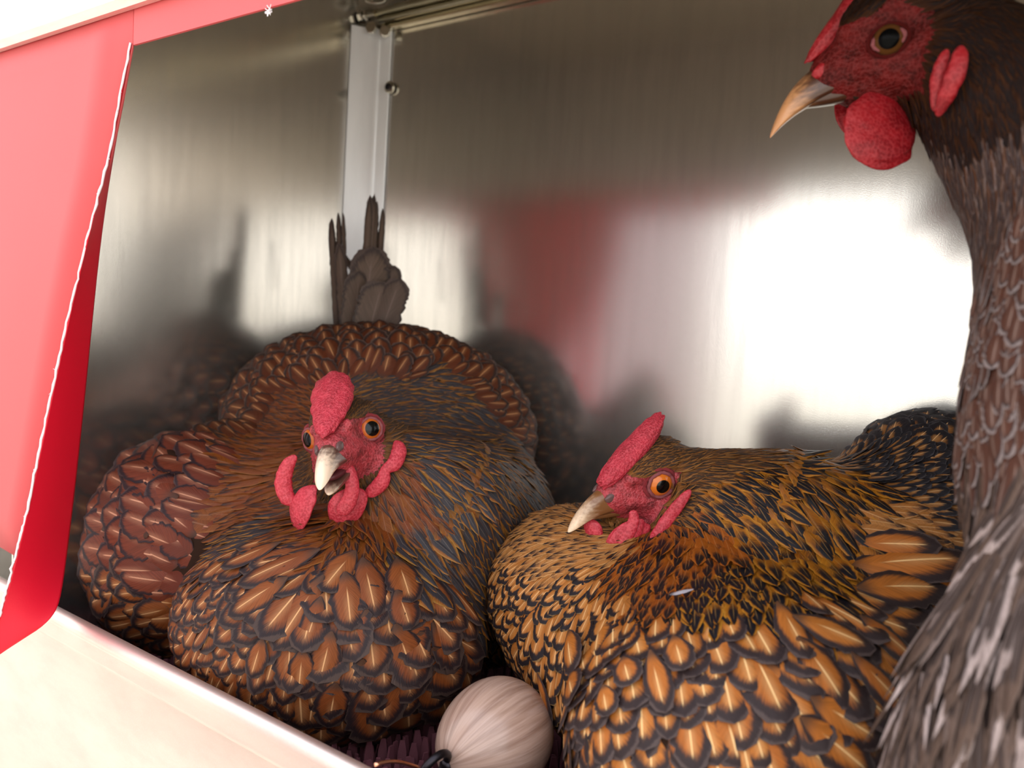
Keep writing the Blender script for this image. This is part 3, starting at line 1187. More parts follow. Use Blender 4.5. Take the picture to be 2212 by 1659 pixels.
FB_DARK = feather_mat('saddle_feather_dark', (0.336, 0.137, 0.0330), (0.252, 0.091, 0.0198), (.016, .014, .018), (.10, .09, .10), (.8, .48, .22), e0=.42, e1=.60, fr=.95)
FC_DARK = feather_mat('neck_feather_black', (0.050, 0.017, 0.0066), (0.029, 0.009, 0.0046), (.012, .008, .008), (.10, .04, .015), (.08, .04, .03), hackle=True, stripe=(.4, .7), tipstart=.3, fr=1.0, rough=.5, spec=.10)  # dark plumage, taken down further for the shade on this hen's head
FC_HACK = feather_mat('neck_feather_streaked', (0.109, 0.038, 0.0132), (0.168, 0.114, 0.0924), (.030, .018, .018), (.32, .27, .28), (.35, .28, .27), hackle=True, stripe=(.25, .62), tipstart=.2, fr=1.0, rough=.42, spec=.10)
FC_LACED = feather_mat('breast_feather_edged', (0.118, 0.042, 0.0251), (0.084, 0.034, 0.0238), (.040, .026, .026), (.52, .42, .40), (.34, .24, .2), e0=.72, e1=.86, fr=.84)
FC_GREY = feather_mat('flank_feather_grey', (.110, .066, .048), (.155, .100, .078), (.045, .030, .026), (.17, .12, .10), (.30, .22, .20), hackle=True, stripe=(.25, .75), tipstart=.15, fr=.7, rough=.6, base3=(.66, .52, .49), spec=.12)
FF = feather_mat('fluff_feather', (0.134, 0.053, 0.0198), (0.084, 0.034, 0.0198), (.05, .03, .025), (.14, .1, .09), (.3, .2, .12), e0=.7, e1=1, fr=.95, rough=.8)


def body_bare(x0=-.011, topz=.0125, lowz=0.0, fx=.0035, fr=.0175):
    def bare(l):
        x, y, z = l[..., 0], np.abs(l[..., 1]), l[..., 2]
        face = ((x - fx) / fr) ** 2 + ((z - .0005) / .0165) ** 2 < 1
        face &= (y > .0045)
        face &= z < topz + (x < .002) * .003
        front = (x > .0125) & (z < .013) & (z > -.016 - lowz)
        cheek = ((x + .002) / .0165) ** 2 + ((z + .0105 + lowz) / .0110) ** 2 < 1
        near = (x > -.030) & (x < .05) & (z > -.0235) & (z < .03) & (y < .023)
        return (face | front | (cheek & (y > .004))) & near
    return bare


# ================================================================== hen sitting in the corner
hen_a = empty('hen', (-.34, .34, 0.0))
tag(hen_a, 'chestnut laced hen crouched in the box corner, facing out with its beak open', 'hen', 'hens in the nest box')
HA = Head((-.2851, .2730, .1555), (.492, -.861, .060), (.816, .508, .235), .96)
AX = frame((.50, -.86, 0))
A_pr = [
    ('e', np.array((-.355, .355, .078)), AX, (.100, .110, .075), .03),
    ('e', np.array((-.283, .268, .064)), AX, (.058, .078, .052), .03),
    ('e', np.array((-.372, .388, .140)), AX, (.055, .108, .074), .04),
    ('e', np.array((-.415, .272, .076)), AX, (.058, .052, .066), .03),
    ('e', np.array((-.262, .378, .080)), AX, (.058, .040, .064), .03),
    ('c', HA.w((-.016, 0, -.002)), np.array((-.262, .325, .118)), .0165, .043, .02),
    ('c', HA.w((-.016, 0, -.002)), np.array((-.325, .312, .104)), .0165, .042, .016),
] + HA.prims() + [('p', .020)]
plum_types_A = dict(
    laced=('body', FA_LACED, 9, 'feather'), wing=('body', FA_WING, 9, 'feather'), back=('body', FA_BACK, 16, 'feather'),
    hack=('hackle', FA_HACK, 8, 'hackle_feather'), rust=('hackle', FA_HACKR, 8, 'hackle_feather'),
    head=('hackle', FA_HEAD, 12, 'hackle_feather'), tail=('long', FA_TAIL, 0, 'tail_feather'))
CTRL_A = [
    # breast
    (720, 1290, 735, 1340, 'laced', 145, 116), (800, 1330, 812, 1400, 'laced', 166, 125), (850, 1420, 865, 1490, 'laced', 172, 125),
    (650, 1330, 610, 1390, 'laced', 159, 92), (560, 1300, 510, 1325, 'laced', 138, 79), (600, 1215, 550, 1240, 'laced', 131, 79),
    (480, 1330, 455, 1360, 'laced', 76, 55), (440, 1260, 415, 1290, 'laced', 83, 55), (500, 1420, 480, 1460, 'laced', 83, 60),
    (600, 1440, 590, 1500, 'laced', 124, 72), (700, 1480, 700, 1550, 'laced', 159, 106), (770, 1540, 770, 1600, 'laced', 166, 113),
    (920, 1450, 945, 1500, 'laced', 166, 106), (960, 1380, 1000, 1420, 'laced', 152, 99), (900, 1310, 930, 1350, 'laced', 124, 99),
    (380, 1330, 350, 1350, 'laced', 83, 55), (280, 1300, 240, 1310, 'laced', 103, 66), (200, 1270, 170, 1275, 'laced', 110, 72),
    (380, 1180, 345, 1160, 'wing', 96, 69),
    # hackle to the right of the face
    (880, 900, 960, 905, 'hack', 50, 10), (930, 960, 1010, 975, 'hack', 74, 18), (1000, 920, 1070, 950, 'hack', 74, 21),
    (1040, 1000, 1100, 1040, 'hack', 82, 23), (1100, 1050, 1140, 1110, 'hack', 79, 24), (1120, 980, 1160, 1020, 'hack', 72, 24),
    (950, 1060, 1020, 1130, 'hack', 96, 22), (1040, 1130, 1080, 1200, 'hack', 96, 27), (1050, 1240, 1065, 1300, 'hack', 102, 29),
    (970, 1180, 1020, 1260, 'hack', 108, 27), (880, 1090, 940, 1180, 'rust', 114, 24), (820, 1150, 850, 1230, 'rust', 108, 27),
    (900, 1200, 980, 1290, 'hack', 120, 29), (770, 1170, 775, 1230, 'rust', 84, 27), (830, 850, 900, 845, 'hack', 45, 9),
    (950, 860, 1020, 870, 'hack', 55, 13),
    # hackle to the left
    (620, 960, 540, 960, 'rust', 84, 16), (590, 1010, 500, 1030, 'rust', 102, 18), (600, 1080, 510, 1110, 'rust', 108, 18),
    (540, 1150, 470, 1175, 'hack', 108, 24), (640, 1140, 560, 1165, 'rust', 108, 20), (660, 1180, 590, 1200, 'rust', 114, 27),
    (500, 1080, 440, 1090, 'rust', 90, 20), (620, 880, 570, 870, 'rust', 50, 12),
    # back hump
    (560, 830, 530, 800, 'back', 72, 53), (640, 780, 610, 740, 'back', 74, 55), (740, 740, 730, 700, 'back', 74, 55), (850, 760, 855, 700, 'back', 79, 57),
    (950, 740, 975, 695, 'back', 72, 53), (1060, 800, 1100, 770, 'back', 66, 48), (1130, 880, 1180, 865, 'back', 60, 46),
    (1180, 1000, 1230, 1010, 'back', 84, 63), (1210, 1060, 1240, 1090, 'back', 84, 63), (520, 900, 470, 880, 'back', 84, 60),
    # left wing
    (430, 930, 370, 900, 'wing', 114, 78), (330, 970, 270, 945, 'wing', 114, 80), (240, 1030, 190, 1010, 'wing', 108, 76), (400, 1040, 320, 1010, 'wing', 120, 83),
    (300, 1120, 230, 1095, 'wing', 120, 83), (220, 1180, 165, 1165, 'wing', 114, 76), (350, 1200, 290, 1190, 'wing', 108, 71),
]


def head_controls(H, typ, hackle):
    """tiny feathers on the crown, longer ones down the nape and cheeks (head frame)"""
    out = []
    S = H.S
    for (p, d, t, L, W) in [((.010, .006, .017), (-1, .3, .5), typ, .0065, .0022), ((.010, -.006, .017), (-1, -.3, .5), typ, .0065, .0022),
                            ((-.006, .008, .024), (-1, .3, .1), typ, .0085, .0026), ((-.006, -.008, .024), (-1, -.3, .1), typ, .0085, .0026),
                            ((-.026, .0, .016), (-1, 0, -.2), typ, .012, .0034), ((-.018, .015, .004), (-1, .3, -.1), typ, .011, .0030),
                            ((-.018, -.015, .004), (-1, -.3, -.1), typ, .011, .0030), ((-.014, .012, -.014), (-1, .3, -.6), typ, .011, .0030),
                            ((-.014, -.012, -.014), (-1, -.3, -.6), typ, .011, .0030), ((.006, 0, -.023), (-.6, 0, -1), typ, .009, .0026)]:
        out.append((H.w(p), H.R @ unit(d), t, L * S, W * S))
    return out


bareA = body_bare()
lo, hi = np.array((-.50, .17, -.01)), np.array((-.17, .50, .25))
fA, bvA, VA, QA = hen_body('body', hen_a, A_pr, HA, .0032, lo, hi, [M_SKIN, M_UNDER], bareA)

# ================================================================== hen sitting in the middle
hen_b = empty('hen', (-.11, .35, 0.0))
tag(hen_b, 'golden hen with black edged feathers sitting in the middle behind the wooden egg', 'hen', 'hens in the nest box')
HB = Head((-.1526, .3406, .1486), (-.406, -.896, -.181), (.903, -.363, -.232), .87)
BX = frame((-.74, -.67, 0))
B_pr = [
    ('e', np.array((-.095, .358, .072)), BX, (.105, .080, .064), .03),
    ('e', np.array((-.183, .343, .084)), BX, (.045, .050, .046), .025),
    ('e', np.array((-.040, .400, .110)), BX, (.060, .060, .060), .03),
    ('e', np.array((-.035, .425, .156)), BX, (.034, .045, .034), .02),
    ('e', np.array((-.070, .290, .068)), BX, (.075, .045, .056), .03),
    ('c', HB.w((-.016, 0, -.002)), np.array((-.102, .368, .128)), .0165, .046, .016),
] + HB.prims() + [('p', .020)]
lo, hi = np.array((-.26, .21, -.01)), np.array((.06, .50, .23))
bareB = body_bare(lowz=.0035, fx=.0015, fr=.0200)
fB, bvB, VB, QB = hen_body('body', hen_b, B_pr, HB, .0030, lo, hi, [M_SKIN, M_UNDER], bareB)
plum_types_B = dict(
    laced=('body', FB_LACED, 10, 'feather'), small=('body', FB_SMALL, 9, 'feather'), pale=('hackle', FB_PALE, 8, 'hackle_feather'),
    hack=('hackle', FB_HACK, 8, 'hackle_feather'), rust=('hackle', FB_RUST, 8, 'hackle_feather'),
    head=('hackle', FB_HEAD, 11, 'hackle_feather'), dark=('body', FB_DARK, 16, 'feather'))
CTRL_B = [
    (1280, 1190, 1210, 1200, 'pale', 84, 20), (1200, 1150, 1150, 1160, 'pale', 78, 26), (1200, 1230, 1150, 1260, 'pale', 81, 31),
    (1150, 1290, 1110, 1340, 'small', 78, 44), (1090, 1370, 1070, 1420, 'small', 81, 44), (1250, 1250, 1210, 1290, 'small', 78, 38),
    (1180, 1380, 1170, 1430, 'small', 86, 64), (1130, 1440, 1120, 1480, 'small', 81, 61), (1290, 1330, 1280, 1370, 'small', 86, 59),
    (1340, 1250, 1310, 1290, 'rust', 79, 31), (1400, 1220, 1370, 1280, 'rust', 96, 32), (1470, 1200, 1460, 1270, 'rust', 109, 33),
    (1540, 1180, 1560, 1250, 'rust', 109, 33), (1420, 1300, 1410, 1350, 'rust', 90, 36), (1520, 1300, 1525, 1360, 'hack', 102, 38),
    (1620, 1260, 1640, 1330, 'hack', 115, 38), (1700, 1230, 1740, 1310, 'hack', 122, 38), (1640, 1140, 1700, 1210, 'hack', 115, 33),
    (1580, 1060, 1650, 1110, 'hack', 102, 26), (1700, 1080, 1770, 1140, 'hack', 115, 31), (1780, 1150, 1840, 1230, 'hack', 122, 36),
    (1840, 1230, 1880, 1290, 'hack', 115, 38), (1560, 960, 1640, 960, 'hack', 55, 13), (1660, 970, 1750, 985, 'hack', 96, 22),
    (1780, 1020, 1860, 1055, 'hack', 109, 26), (1860, 1080, 1920, 1130, 'hack', 109, 28), (1600, 930, 1680, 935, 'head', 55, 14),
    (1720, 1330, 1740, 1380, 'hack', 102, 44), (1550, 1020, 1620, 1030, 'head', 60, 12),
    (1290, 1420, 1295, 1480, 'laced', 122, 95), (1400, 1400, 1410, 1450, 'laced', 116, 90), (1480, 1460, 1490, 1520, 'laced', 126, 95),
    (1380, 1540, 1385, 1600, 'laced', 126, 95), (1560, 1420, 1580, 1480, 'laced', 124, 95), (1600, 1560, 1620, 1620, 'laced', 131, 97),
    (1240, 1560, 1235, 1620, 'laced', 124, 90),
    (1700, 1430, 1740, 1500, 'laced', 186, 113), (1800, 1460, 1860, 1530, 'laced', 200, 119), (1820, 1360, 1900, 1410, 'laced', 193, 113),
    (1920, 1330, 2000, 1350, 'laced', 207, 119), (1760, 1580, 1830, 1640, 'laced', 207, 119), (1950, 1250, 2040, 1250, 'laced', 207, 115),
    (1920, 1000, 2000, 985, 'dark', 62, 26), (2000, 1060, 2080, 1060, 'dark', 70, 28), (1950, 1130, 2020, 1140, 'pale', 91, 33),
    (2080, 1000, 2150, 990, 'dark', 70, 34), (1850, 960, 1845, 900, 'dark', 70, 58), (1930, 920, 1935, 860, 'dark', 72, 64), (2040, 930, 2060, 880, 'dark', 75, 64),
    (2100, 930, 2130, 890, 'dark', 75, 64),
]

# ================================================================== hen standing at the right
hen_c = empty('hen', (.06, .29, 0.0))
tag(hen_c, 'dark grey brown hen standing at the right edge, closest, looking left', 'hen', 'hens in the nest box')
HC = Head((-.0552, .3079, .3275), (-.888, -.326, -.326), (.386, -.911, -.142), .95)
CX_ = frame((-.9, -.3, .2))
C_pr = [
    ('c', HC.w((-.018, 0, -.001)), np.array((.034, .302, .250)), .0175, .046, .018),
    ('e', np.array((.077, .295, .195)), CX_, (.097, .072, .095), .035),
    ('e', np.array((.080, .290, .270)), CX_, (.060, .060, .070), .03),
    ('e', np.array((.028, .250, .118)), frame((-.30, -.1, -1)), (.080, .042, .050), .02),
] + HC.prims() + [('p', .020)]
lo, hi = np.array((-.12, .17, .0)), np.array((.20, .40, .39))
bareC = body_bare()
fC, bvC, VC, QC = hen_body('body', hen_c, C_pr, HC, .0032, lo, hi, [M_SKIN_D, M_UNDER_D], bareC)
plum_types_C = dict(
    dark=('hackle', FC_DARK, 8, 'hackle_feather'), hack=('hackle', FC_HACK, 9, 'hackle_feather'),
    laced=('body', FC_LACED, 9, 'feather'), grey=('hackle', FC_GREY, 7, 'feather'), head=('hackle', FC_DARK, 11, 'hackle_feather'))
CTRL_C = [
    (2120, 60, 2160, 90, 'dark', 55, 13), (2080, 260, 2100, 340, 'dark', 75, 16), (2160, 200, 2190, 280, 'dark', 75, 16),
    (2060, 400, 2090, 480, 'hack', 85, 20), (2150, 400, 2160, 480, 'hack', 90, 22), (2130, 520, 2130, 600, 'hack', 90, 26),
    (2190, 560, 2180, 640, 'laced', 102, 51), (2150, 680, 2140, 750, 'laced', 96, 57), (2190, 780, 2185, 850, 'laced', 102, 62),
    (2130, 800, 2125, 870, 'laced', 102, 62), (2180, 920, 2190, 980, 'laced', 108, 64),
    (2150, 1150, 2090, 1250, 'grey', 270, 35), (2060, 1300, 2010, 1420, 'grey', 284, 33), (2010, 1450, 1990, 1560, 'grey', 270, 30),
    (2120, 1420, 2080, 1550, 'grey', 297, 35), (2190, 1300, 2160, 1430, 'grey', 312, 39), (2180, 1560, 2170, 1640, 'grey', 297, 36),
]
if FEATHERS:
    PA = Plumage(plum_types_A)
    cover(PA, fA, bvA, VA, QA, HA, CTRL_A, bareA, dens=.33, n_cand=170000, zmin=.021, headf=head_controls(HA, 'head', 'hack'), seed=3)
    for (a, b, c, d, w) in [(749, 1221, 694, 1285, 75), (789, 1245, 810, 1340, 84), (749, 1273, 761, 1368, 80), (860, 1239, 884, 1310, 85), (860, 1300, 884, 1362, 74),
                            (795, 1353, 810, 1460, 98), (860, 1377, 890, 1470, 88), (780, 1451, 770, 1559, 92), (675, 1288, 595, 1408, 78), (687, 1322, 657, 1414, 58),
                            (595, 1273, 500, 1334, 66), (650, 1215, 518, 1273, 62), (580, 1196, 485, 1239, 48), (712, 1390, 690, 1476, 72), (903, 1473, 921, 1543, 86),
                            (939, 1417, 982, 1491, 86), (907, 1347, 1030, 1410, 76), (657, 1420, 650, 1494, 62), (570, 1396, 552, 1460, 50), (841, 1488, 853, 1580, 84), (724, 1488, 712, 1559, 78)]:
        hero(PA, bvA, fA, 'laced', a - (c - a) * .35, b - (d - b) * .35, c, d, w, .0035, 6)
    for (a, b, c, d, w) in [(423, 1000, 280, 930, 75), (500, 960, 400, 890, 70), (390, 1080, 270, 1030, 72), (330, 1160, 200, 1120, 72), (290, 1060, 180, 1010, 66)]:
        hero(PA, bvA, fA, 'wing', a, b, c, d, w, .0035, 7)
    # tail feathers standing up into the corner
    for (a, b, c, d, w, d0, d1) in [(782, 720, 792, 508, 18, .545, .600), (792, 720, 803, 506, 17, .547, .602), (802, 720, 812, 512, 16, .549, .600), (806, 720, 820, 520, 14, .550, .598), (785, 740, 795, 590, 84, .54, .58), (760, 745, 772, 640, 60, .535, .57), (815, 740, 850, 640, 60, .53, .56), (790, 745, 815, 650, 80, .53, .56),
                                    (731, 730, 722, 566, 16, .55, .605), (738, 730, 733, 553, 12, .55, .606), (748, 730, 741, 552, 9, .55, .606), (748, 740, 738, 600, 26, .545, .59),
                                    (800, 640, 742, 552, 12, .575, .600), (812, 690, 838, 620, 44, .545, .575)]:
        p0, p1 = at(a, b, d0), at(c, d, d1)
        PA.add('tail', p0, p1 - p0, CAM - p0, np.linalg.norm(p1 - p0), w * d0 / FPX, 0, random.gauss(0, .25), True)
    PA.build(hen_a)
    PB = Plumage(plum_types_B)
    cover(PB, fB, bvB, VB, QB, HB, CTRL_B, bareB, dens=.33, n_cand=170000, zmin=.021, headf=head_controls(HB, 'head', 'hack'), seed=4)
    for (a, b, c, d, w) in [(1247, 1396, 1254, 1461, 70), (1362, 1447, 1373, 1489, 74), (1466, 1407, 1483, 1461, 68), (1421, 1452, 1446, 1550, 64), (1186, 1480, 1208, 1567, 54),
                            (1320, 1505, 1326, 1553, 66), (1253, 1480, 1261, 1517, 84), (1692, 1350, 1741, 1441, 72), (1753, 1365, 1879, 1420, 80),
                            (1879, 1371, 1971, 1445, 84), (1897, 1282, 2036, 1282, 96), (1744, 1426, 1824, 1534, 98), (1781, 1534, 1891, 1604, 98), (1861, 1457, 1959, 1564, 72), (1762, 1580, 1879, 1670, 92)]:
        hero(PB, bvB, fB, 'laced', a - (c - a) * .4, b - (d - b) * .4, c, d, w, .004, 6)
    PB.build(hen_b)
    PC = Plumage(plum_types_C)
    cover(PC, fC, bvC, VC, QC, HC, CTRL_C, bareC, dens=.33, n_cand=170000, zmin=.021, headf=head_controls(HC, 'head', 'hack'), seed=5)
    PC.build(hen_c)

# ------------------------------------------------------------------ faces
beak(HA, hen_a, M_BEAK_A, open_=.24)
eyes(HA, hen_a, M_SKIN, eye=(-.001, .0145, .005), out=(.80, .66, .02), r=.0068, shut=.92, mat=M_EYE_A)
beak(HB, hen_b, M_BEAK, open_=-.08)
eyes(HB, hen_b, M_SKIN, r=.0078, eye=(-.002, .0132, .006))
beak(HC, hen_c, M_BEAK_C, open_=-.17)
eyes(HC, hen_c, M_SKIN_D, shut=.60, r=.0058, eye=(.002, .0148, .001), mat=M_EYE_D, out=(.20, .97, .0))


def comb(H, root, mat, p0, p1, wide, high, seed, taper):
    p0, p1 = np.asarray(p0), np.asarray(p1)
    x = unit(p1 - p0); y = np.array((0, 1.0, 0)); z = np.cross(x, y)
    R = np.stack([x, y, z], 1)
    return blob('comb', mat, H.mat((p0 + p1) / 2, R), (np.linalg.norm(p1 - p0) / 2, wide, high), root, .016, -.05, seed, taper, (48, 44), 3.5, blunt=1.0 if H is HA else .68)


comb(HA, hen_a, M_COMB, (.026, 0, .005), (-.009, 0, .037), .0108, .0058, 1, .32)
comb(HB, hen_b, M_COMB, (.027, 0, .004), (-.0125, 0, .037), .0074, .0060, 2, .04)
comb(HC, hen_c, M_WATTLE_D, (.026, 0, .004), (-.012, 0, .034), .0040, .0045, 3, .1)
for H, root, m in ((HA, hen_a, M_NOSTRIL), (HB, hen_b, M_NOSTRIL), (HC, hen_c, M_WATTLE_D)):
    for s in (1, -1):
        R = frame((1, -.1 * s, -.25))
        blob('nostril', m, H.mat((.0225, .0058 * s, -.0005), R), (.0055, .0017, .0030), root, .03, 0, 5)

def ribbon(name, root, mat, pts, depth, bv=None, lift=.003, flat=.55, seed=0):
    """a fleshy fold that follows measured points on the head; half widths in photo pixels"""
    r = np.random.default_rng(seed)
    P, R_ = [], []
    for (px, py, w) in pts:
        dep = depth
        if bv is not None:
            h = bv.ray_cast(Vector(CAM), Vector(ray(px, py)).normalized(), 3.0)[0]
            if h is not None: dep = min(depth + .02, (np.array(h) - CAM) @ FW) - lift
        P.append(at(px, py, dep)); R_.append(w * dep / FPX)
    P = np.array(P); R_ = np.array(R_)
    t = np.linspace(0, len(P) - 1, 26)
    i0 = np.clip(t.astype(int), 0, len(P) - 2); fr_ = t - i0
    def cr(A):                                       # Catmull-Rom through the points
        a, b, c, d = A[np.clip(i0 - 1, 0, None)], A[i0], A[i0 + 1], A[np.clip(i0 + 2, None, len(A) - 1)]
        u = fr_[:, None] if A.ndim == 2 else fr_
        return .5 * (2 * b + (c - a) * u + (2 * a - 5 * b + 4 * c - d) * u ** 2 + (3 * b - a - 3 * c + d) * u ** 3)
    Q, W_ = cr(P), cr(R_)
    V, F = [], []
    n = 14
    for i in range(len(Q)):
        tt = unit(Q[min(i + 1, len(Q) - 1)] - Q[max(i - 1, 0)])
        v = unit(CAM - Q[i]); v = unit(v - tt * (v @ tt)); sd = np.cross(tt, v)
        w = W_[i] * (1 + r.normal() * .05) * (min(1, .35 + i * .3) if i < 3 else 1) * (min(1, .35 + (25 - i) * .3) if i > 22 else 1)
        for k in range(n):
            q = 2 * math.pi * k / n
            V.append(Q[i] + sd * math.cos(q) * w + v * math.sin(q) * w * flat)
    for i in range(len(Q) - 1):
        for k in range(n):
            l = (k + 1) % n
            F.append((i * n + k, i * n + l, (i + 1) * n + l, (i + 1) * n + k))
    F.append(tuple(range(n))[::-1]); F.append(tuple((len(Q) - 1) * n + k for k in range(n)))
    me = mesh_np(name, V, F); bm_fix(me)
    me.polygons.foreach_set('use_smooth', np.ones(len(me.polygons), bool))
    o = link(name, me, mat)
    m = o.modifiers.new('smooth', 'SUBSURF'); m.levels = 1; m.render_levels = 1
    return keep_world(o, root)


# wattles and earlobes, at the depth of each head
dA = (HA.w((.008, 0, -.02)) - CAM) @ FW
lobe('wattle', hen_a, M_WATTLE, 652, 1094, dA - .004, 34, 50, .0028, ang=-22, yaw=35, bend=-.10, roll=.12, lumps=.02, seed=11)
lobe('wattle', hen_a, M_WATTLE, 748, 1096, dA - .002, 38, 48, .0028, ang=-38, yaw=-15, bend=-.12, roll=.14, lumps=.02, seed=12)
ribbon('wattle_fold', hen_a, M_WATTLE, [(752, 1003, 9), (757, 1025, 14), (761, 1055, 16), (752, 1086, 18), (732, 1112, 13)], dA - .008, seed=13)
ribbon('earlobe', hen_a, M_WATTLE, [(640, 984, 9), (622, 1005, 15), (612, 1040, 18), (619, 1072, 18), (636, 1088, 9)], dA - .001, seed=14)
ribbon('earlobe', hen_a, M_WATTLE, [(853, 952, 10), (862, 972, 17), (853, 1000, 17), (833, 1015, 12), (827, 1038, 16), (808, 1058, 17), (786, 1070, 7)], dA + .002, bvA, .0045, seed=15)
dB = (HB.w((.008, .008, -.02)) - CAM) @ FW
lobe('wattle', hen_b, M_WATTLE, 1352, 1160, dB - .016, 30, 54, .0028, ang=-52, yaw=-10, bend=-.05, roll=.10, seed=16)
ribbon('wattle_fold', hen_b, M_WATTLE, [(1366, 1102, 9), (1369, 1124, 13), (1356, 1152, 15), (1337, 1182, 9)], dB - .018, seed=17)
lobe('wattle', hen_b, M_WATTLE, 1284, 1150, dB - .008, 22, 32, .0024, ang=20, yaw=30, seed=18)
ribbon('earlobe', hen_b, M_WATTLE, [(1492, 1058, 7), (1468, 1088, 13), (1442, 1122, 14), (1418, 1152, 11), (1405, 1163, 5)], dB + .004, bvB, .0045, seed=19)
dC = (HC.w((.008, .008, -.02)) - CAM) @ FW
lobe('wattle', hen_c, M_WATTLE_D, 1897, 283, dC - .002, 82, 84, .0030, ang=38, yaw=-10, bend=.03, roll=.05, lumps=.02, seed=20)
ribbon('earlobe', hen_c, M_WATTLE_D, [(2076, 98, 10), (2070, 140, 20), (2052, 190, 19), (2033, 232, 12), (2026, 252, 6)], dC + .004, bvC, .006, seed=21)
ribbon('earlobe', hen_c, M_WATTLE_D, [(2046, 106, 8), (2031, 150, 15), (2023, 200, 14), (2022, 242, 8)], dC + .004, bvC, .006, seed=22)
lobe('wattle', hen_c, M_WATTLE_D, 1860, 240, dC + .024, 60, 62, .0026, ang=30, yaw=-10, seed=22)

# a loose scrap of down lying on the middle hen
h0 = bvB.ray_cast(Vector(CAM), Vector(ray(1470, 1302)).normalized(), 3.0)[0]
if h0 is not None:
    p0 = np.array(h0); n0 = grad(fB, p0[None])[0]
    dv = unit(RT - n0 * (RT @ n0)); xv = np.cross(dv, n0)
    M_DOWN = feather_mat('pale_down', (.55, .50, .54), (.5, .45, .5), (.40, .36, .40), (.6, .55, .6), (.8, .75, .8), rough=.7)
    V, F, UV = TEMPL['hackle'][1]
    dm = feather_mesh(V, F, UV, np.full(len(V), .3), [M_DOWN], None, 'down_feather')
    do = bpy.data.objects.new('down_feather', dm)
    COL.objects.link(do)
    q0 = p0 + n0 * .0045 - dv * .003
    do.matrix_world = Matrix([[xv[i] * .0030, dv[i] * .0095, n0[i] * .006, q0[i]] for i in range(3)] + [[0, 0, 0, 1]])
    tag(do, 'tiny loose pale feather lying on the neck of the golden hen', 'feather')

# legs of the standing hen
M_LEG = simple('yellow_scaled_leg', (.45, .30, .10), .5)
for s in (0, 1):
    ax_ = np.array((.075 + .02 * s, .255 + .07 * s, .11))
    ft = np.array((.060 + .02 * s, .245 + .07 * s, .012))
    leg = MB().tube([ax_, (ax_ + ft) / 2 + [.006, 0, 0], ft], [.010, .0065, .0065], 12).build('leg', M_LEG, None, True)
    keep_world(leg, hen_c)
    for a in (-35, 0, 35, 180):
        q = math.radians(a + 185)
        d = np.array((math.cos(q), math.sin(q) * .6, 0))
        ln = .045 if a != 180 else .02
        t = MB().tube([ft, ft + d * ln * .5 + [0, 0, .001], ft + d * ln + [0, 0, -.006]], [.0055, .0045, .002], 10).build('toe', M_LEG, None, True)
        t.parent = leg; t.matrix_parent_inverse = (leg.matrix_parent_inverse.inverted() @ hen_c.matrix_basis.inverted()) if False else Matrix()

# ------------------------------------------------------------------ wooden egg with its screw eye
EC = at(1066, 1592, .322)
egg = empty('wooden_egg', (EC[0], EC[1], 0))
tag(egg, 'pale ribbed wooden egg with an iron screw eye, lying below the golden hen', 'egg')
n = NT('pale_wood')
p = n.coord()
s_ = n.sep(p)
ang = n.math('ARCTAN2', s_[1], s_[2])
g = n.noise(n.comb(n.math('MULTIPLY', ang, 3.2), n.math('MULTIPLY', s_[0], 9.0), 0.0), 1.6, 4, .6)
g2 = n.noise(n.comb(n.math('MULTIPLY', ang, 26.0), n.math('MULTIPLY', s_[0], 60.0), 0.0), 1.0, 3, .6)
c = n.mix(n.step(g, .38, .66), (.46, .30, .23), (.27, .155, .11))
c = n.mix(n.math('MULTIPLY', n.step(g2, .4, .7), .3), c, (.66, .48, .42))
n.set(Base_Color=c, Roughness=.34, Coat_Weight=.35, Coat_Roughness=.2)
n.bump(n.math('ADD', g2, n.math('MULTIPLY', g, 2.0)), .12, .0008)
M_WOOD = n.m
x_ = unit(at(955, 1652, .300) - at(1172, 1520, .344)); R_ = frame(x_)
s = .322 / FPX
M = Matrix([[*R_[i], EC[i]] for i in range(3)] + [[0, 0, 0, 1]])
eo = blob('shell', M_WOOD, M, (138 * s, 117 * s, 117 * s), egg, 0, 0, 0, -.10, (64, 44))
ey = MB()
ec = EC + R_[:, 0] * 137 * s
pts = []
for k in range(26):
    q = math.radians(-60 + 300 * k / 25)
    pts.append(ec + R_[:, 0] * (.0068 + .0068 * math.cos(math.pi + q)) + R_[:, 1] * .003 * math.sin(q) + R_[:, 2] * .0070 * math.sin(q) + np.array((0, 0, .002)))
ey.tube(pts, .0016, 10)
ey.tube([ec - R_[:, 0] * .002, ec + R_[:, 0] * .0015], .0026, 12)
part(ey, 'screw_eye', M_DARKSTEEL, egg, True)
wr = MB()
w0 = at(905, 1655, .288)
pts = [at(905 - 80 * t, 1659 - 14 * math.sin(t * 2.2), .288 - .01 * t) for t in np.linspace(0, 1.2, 14)]
wr.tube(pts, .0007, 8)
tag(part(wr, 'wire', M_COPPER, egg, True), 'copper wire through the screw eye')

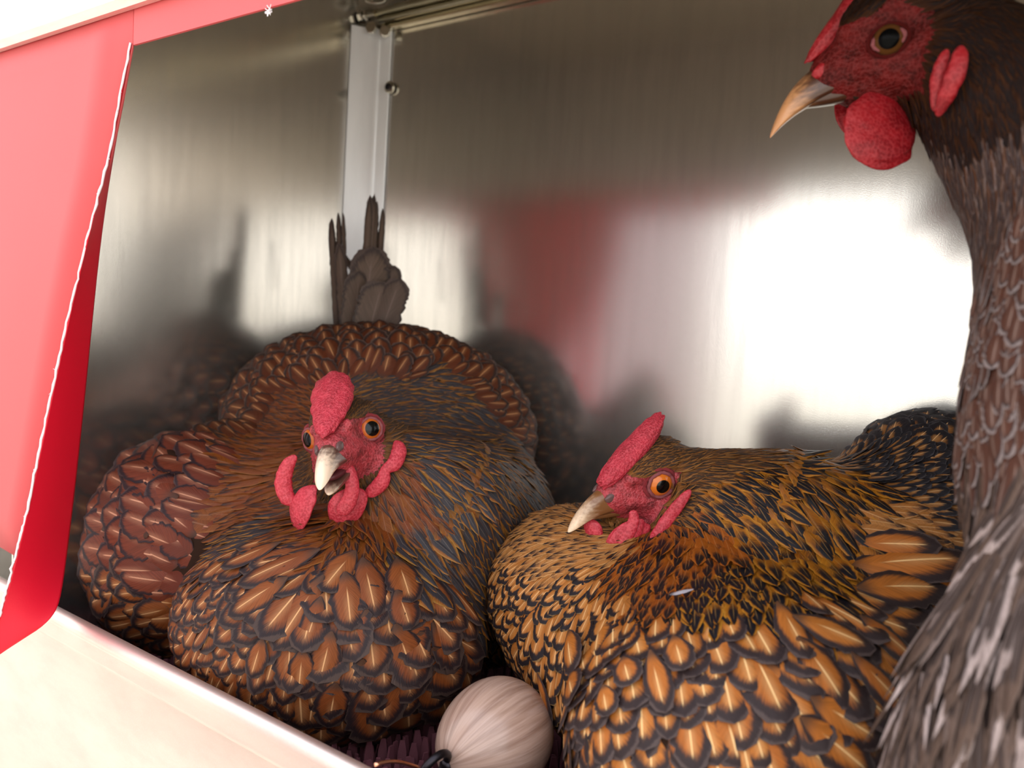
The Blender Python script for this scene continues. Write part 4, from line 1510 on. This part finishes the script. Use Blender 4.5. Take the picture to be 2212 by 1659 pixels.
# ------------------------------------------------------------------ nest mat of rubber blades
M_MAT = simple('maroon_rubber', (.17, .058, .072), .35)
mat_ = empty('nest_mat', (-.1, .33, 0))
tag(mat_, 'dark maroon rubber nest mat with upright blades covering the box floor', 'mat')
part(MB().box(XL + .004, XR - .01, YF + .004, YB - .004, .0005, .004), 'base', M_MAT, mat_, bevel=.001)
bm_ = MB()
V, F = [], []
bw, bh = .0022, .019
prof = [(-1, 0), (1, 0), (.85, .7), (.45, .95), (-.45, .95), (-.85, .7)]
for s in (-1, 1):
    for (a, b) in prof: V.append((a * bw, s * .0007 * (1 if b < .5 else .7), b * bh))
F = [tuple(range(6)), tuple(range(11, 5, -1))] + [(j, 6 + j, 6 + (j + 1) % 6, (j + 1) % 6) for j in range(6)]
F = [f[::-1] for f in F]
blade_me = mesh_np('blade', V, F, False); blade_me.materials.append(M_MAT)
BVv, BFf = np.array(V), F
spots = []
for i in range(150):
    for j in range(48):
        x = XL + .008 + i * .0057 + (j % 2) * .0028
        y = YF + .006 + j * .0052
        if x > XR - .015 or y > YB - .008: continue
        spots.append((x + RNG.normal() * .0006, y + RNG.normal() * .0006))
vis, rest = [], []
for (x, y) in spots:
    q = np.array((x, y, .02)) - CAM; z = q @ FW
    sx, sy = CX + FPX * (q @ RT) / z, CY - FPX * (q @ UP) / z
    (vis if (600 < sx < 1000 and 1500 < sy < 1680 and y < .31) else rest).append((x, y))
vis.sort(key=lambda s_: s_[1])
rest += vis[240:]
for (x, y) in vis[:240]:
    o = bpy.data.objects.new('blade', blade_me); COL.objects.link(o)
    a = random.gauss(.9, .5)
    place(o, Matrix.Translation((x, y, .003)) @ Matrix.Rotation(a, 4, 'Z') @ Matrix.Rotation(random.gauss(0, .18), 4, 'X') @ Matrix.Scale(random.uniform(.8, 1.2), 4), mat_)
for (x, y) in rest:
    a = random.gauss(.9, .5); k = random.uniform(.8, 1.2)
    c_, s__ = math.cos(a), math.sin(a)
    bm_.add([(x + k * (v[0] * c_ - v[1] * s__), y + k * (v[0] * s__ + v[1] * c_), .003 + k * v[2]) for v in BVv], BFf)
bo = part(bm_, 'blades', M_MAT, mat_)
bo['kind'] = 'stuff'
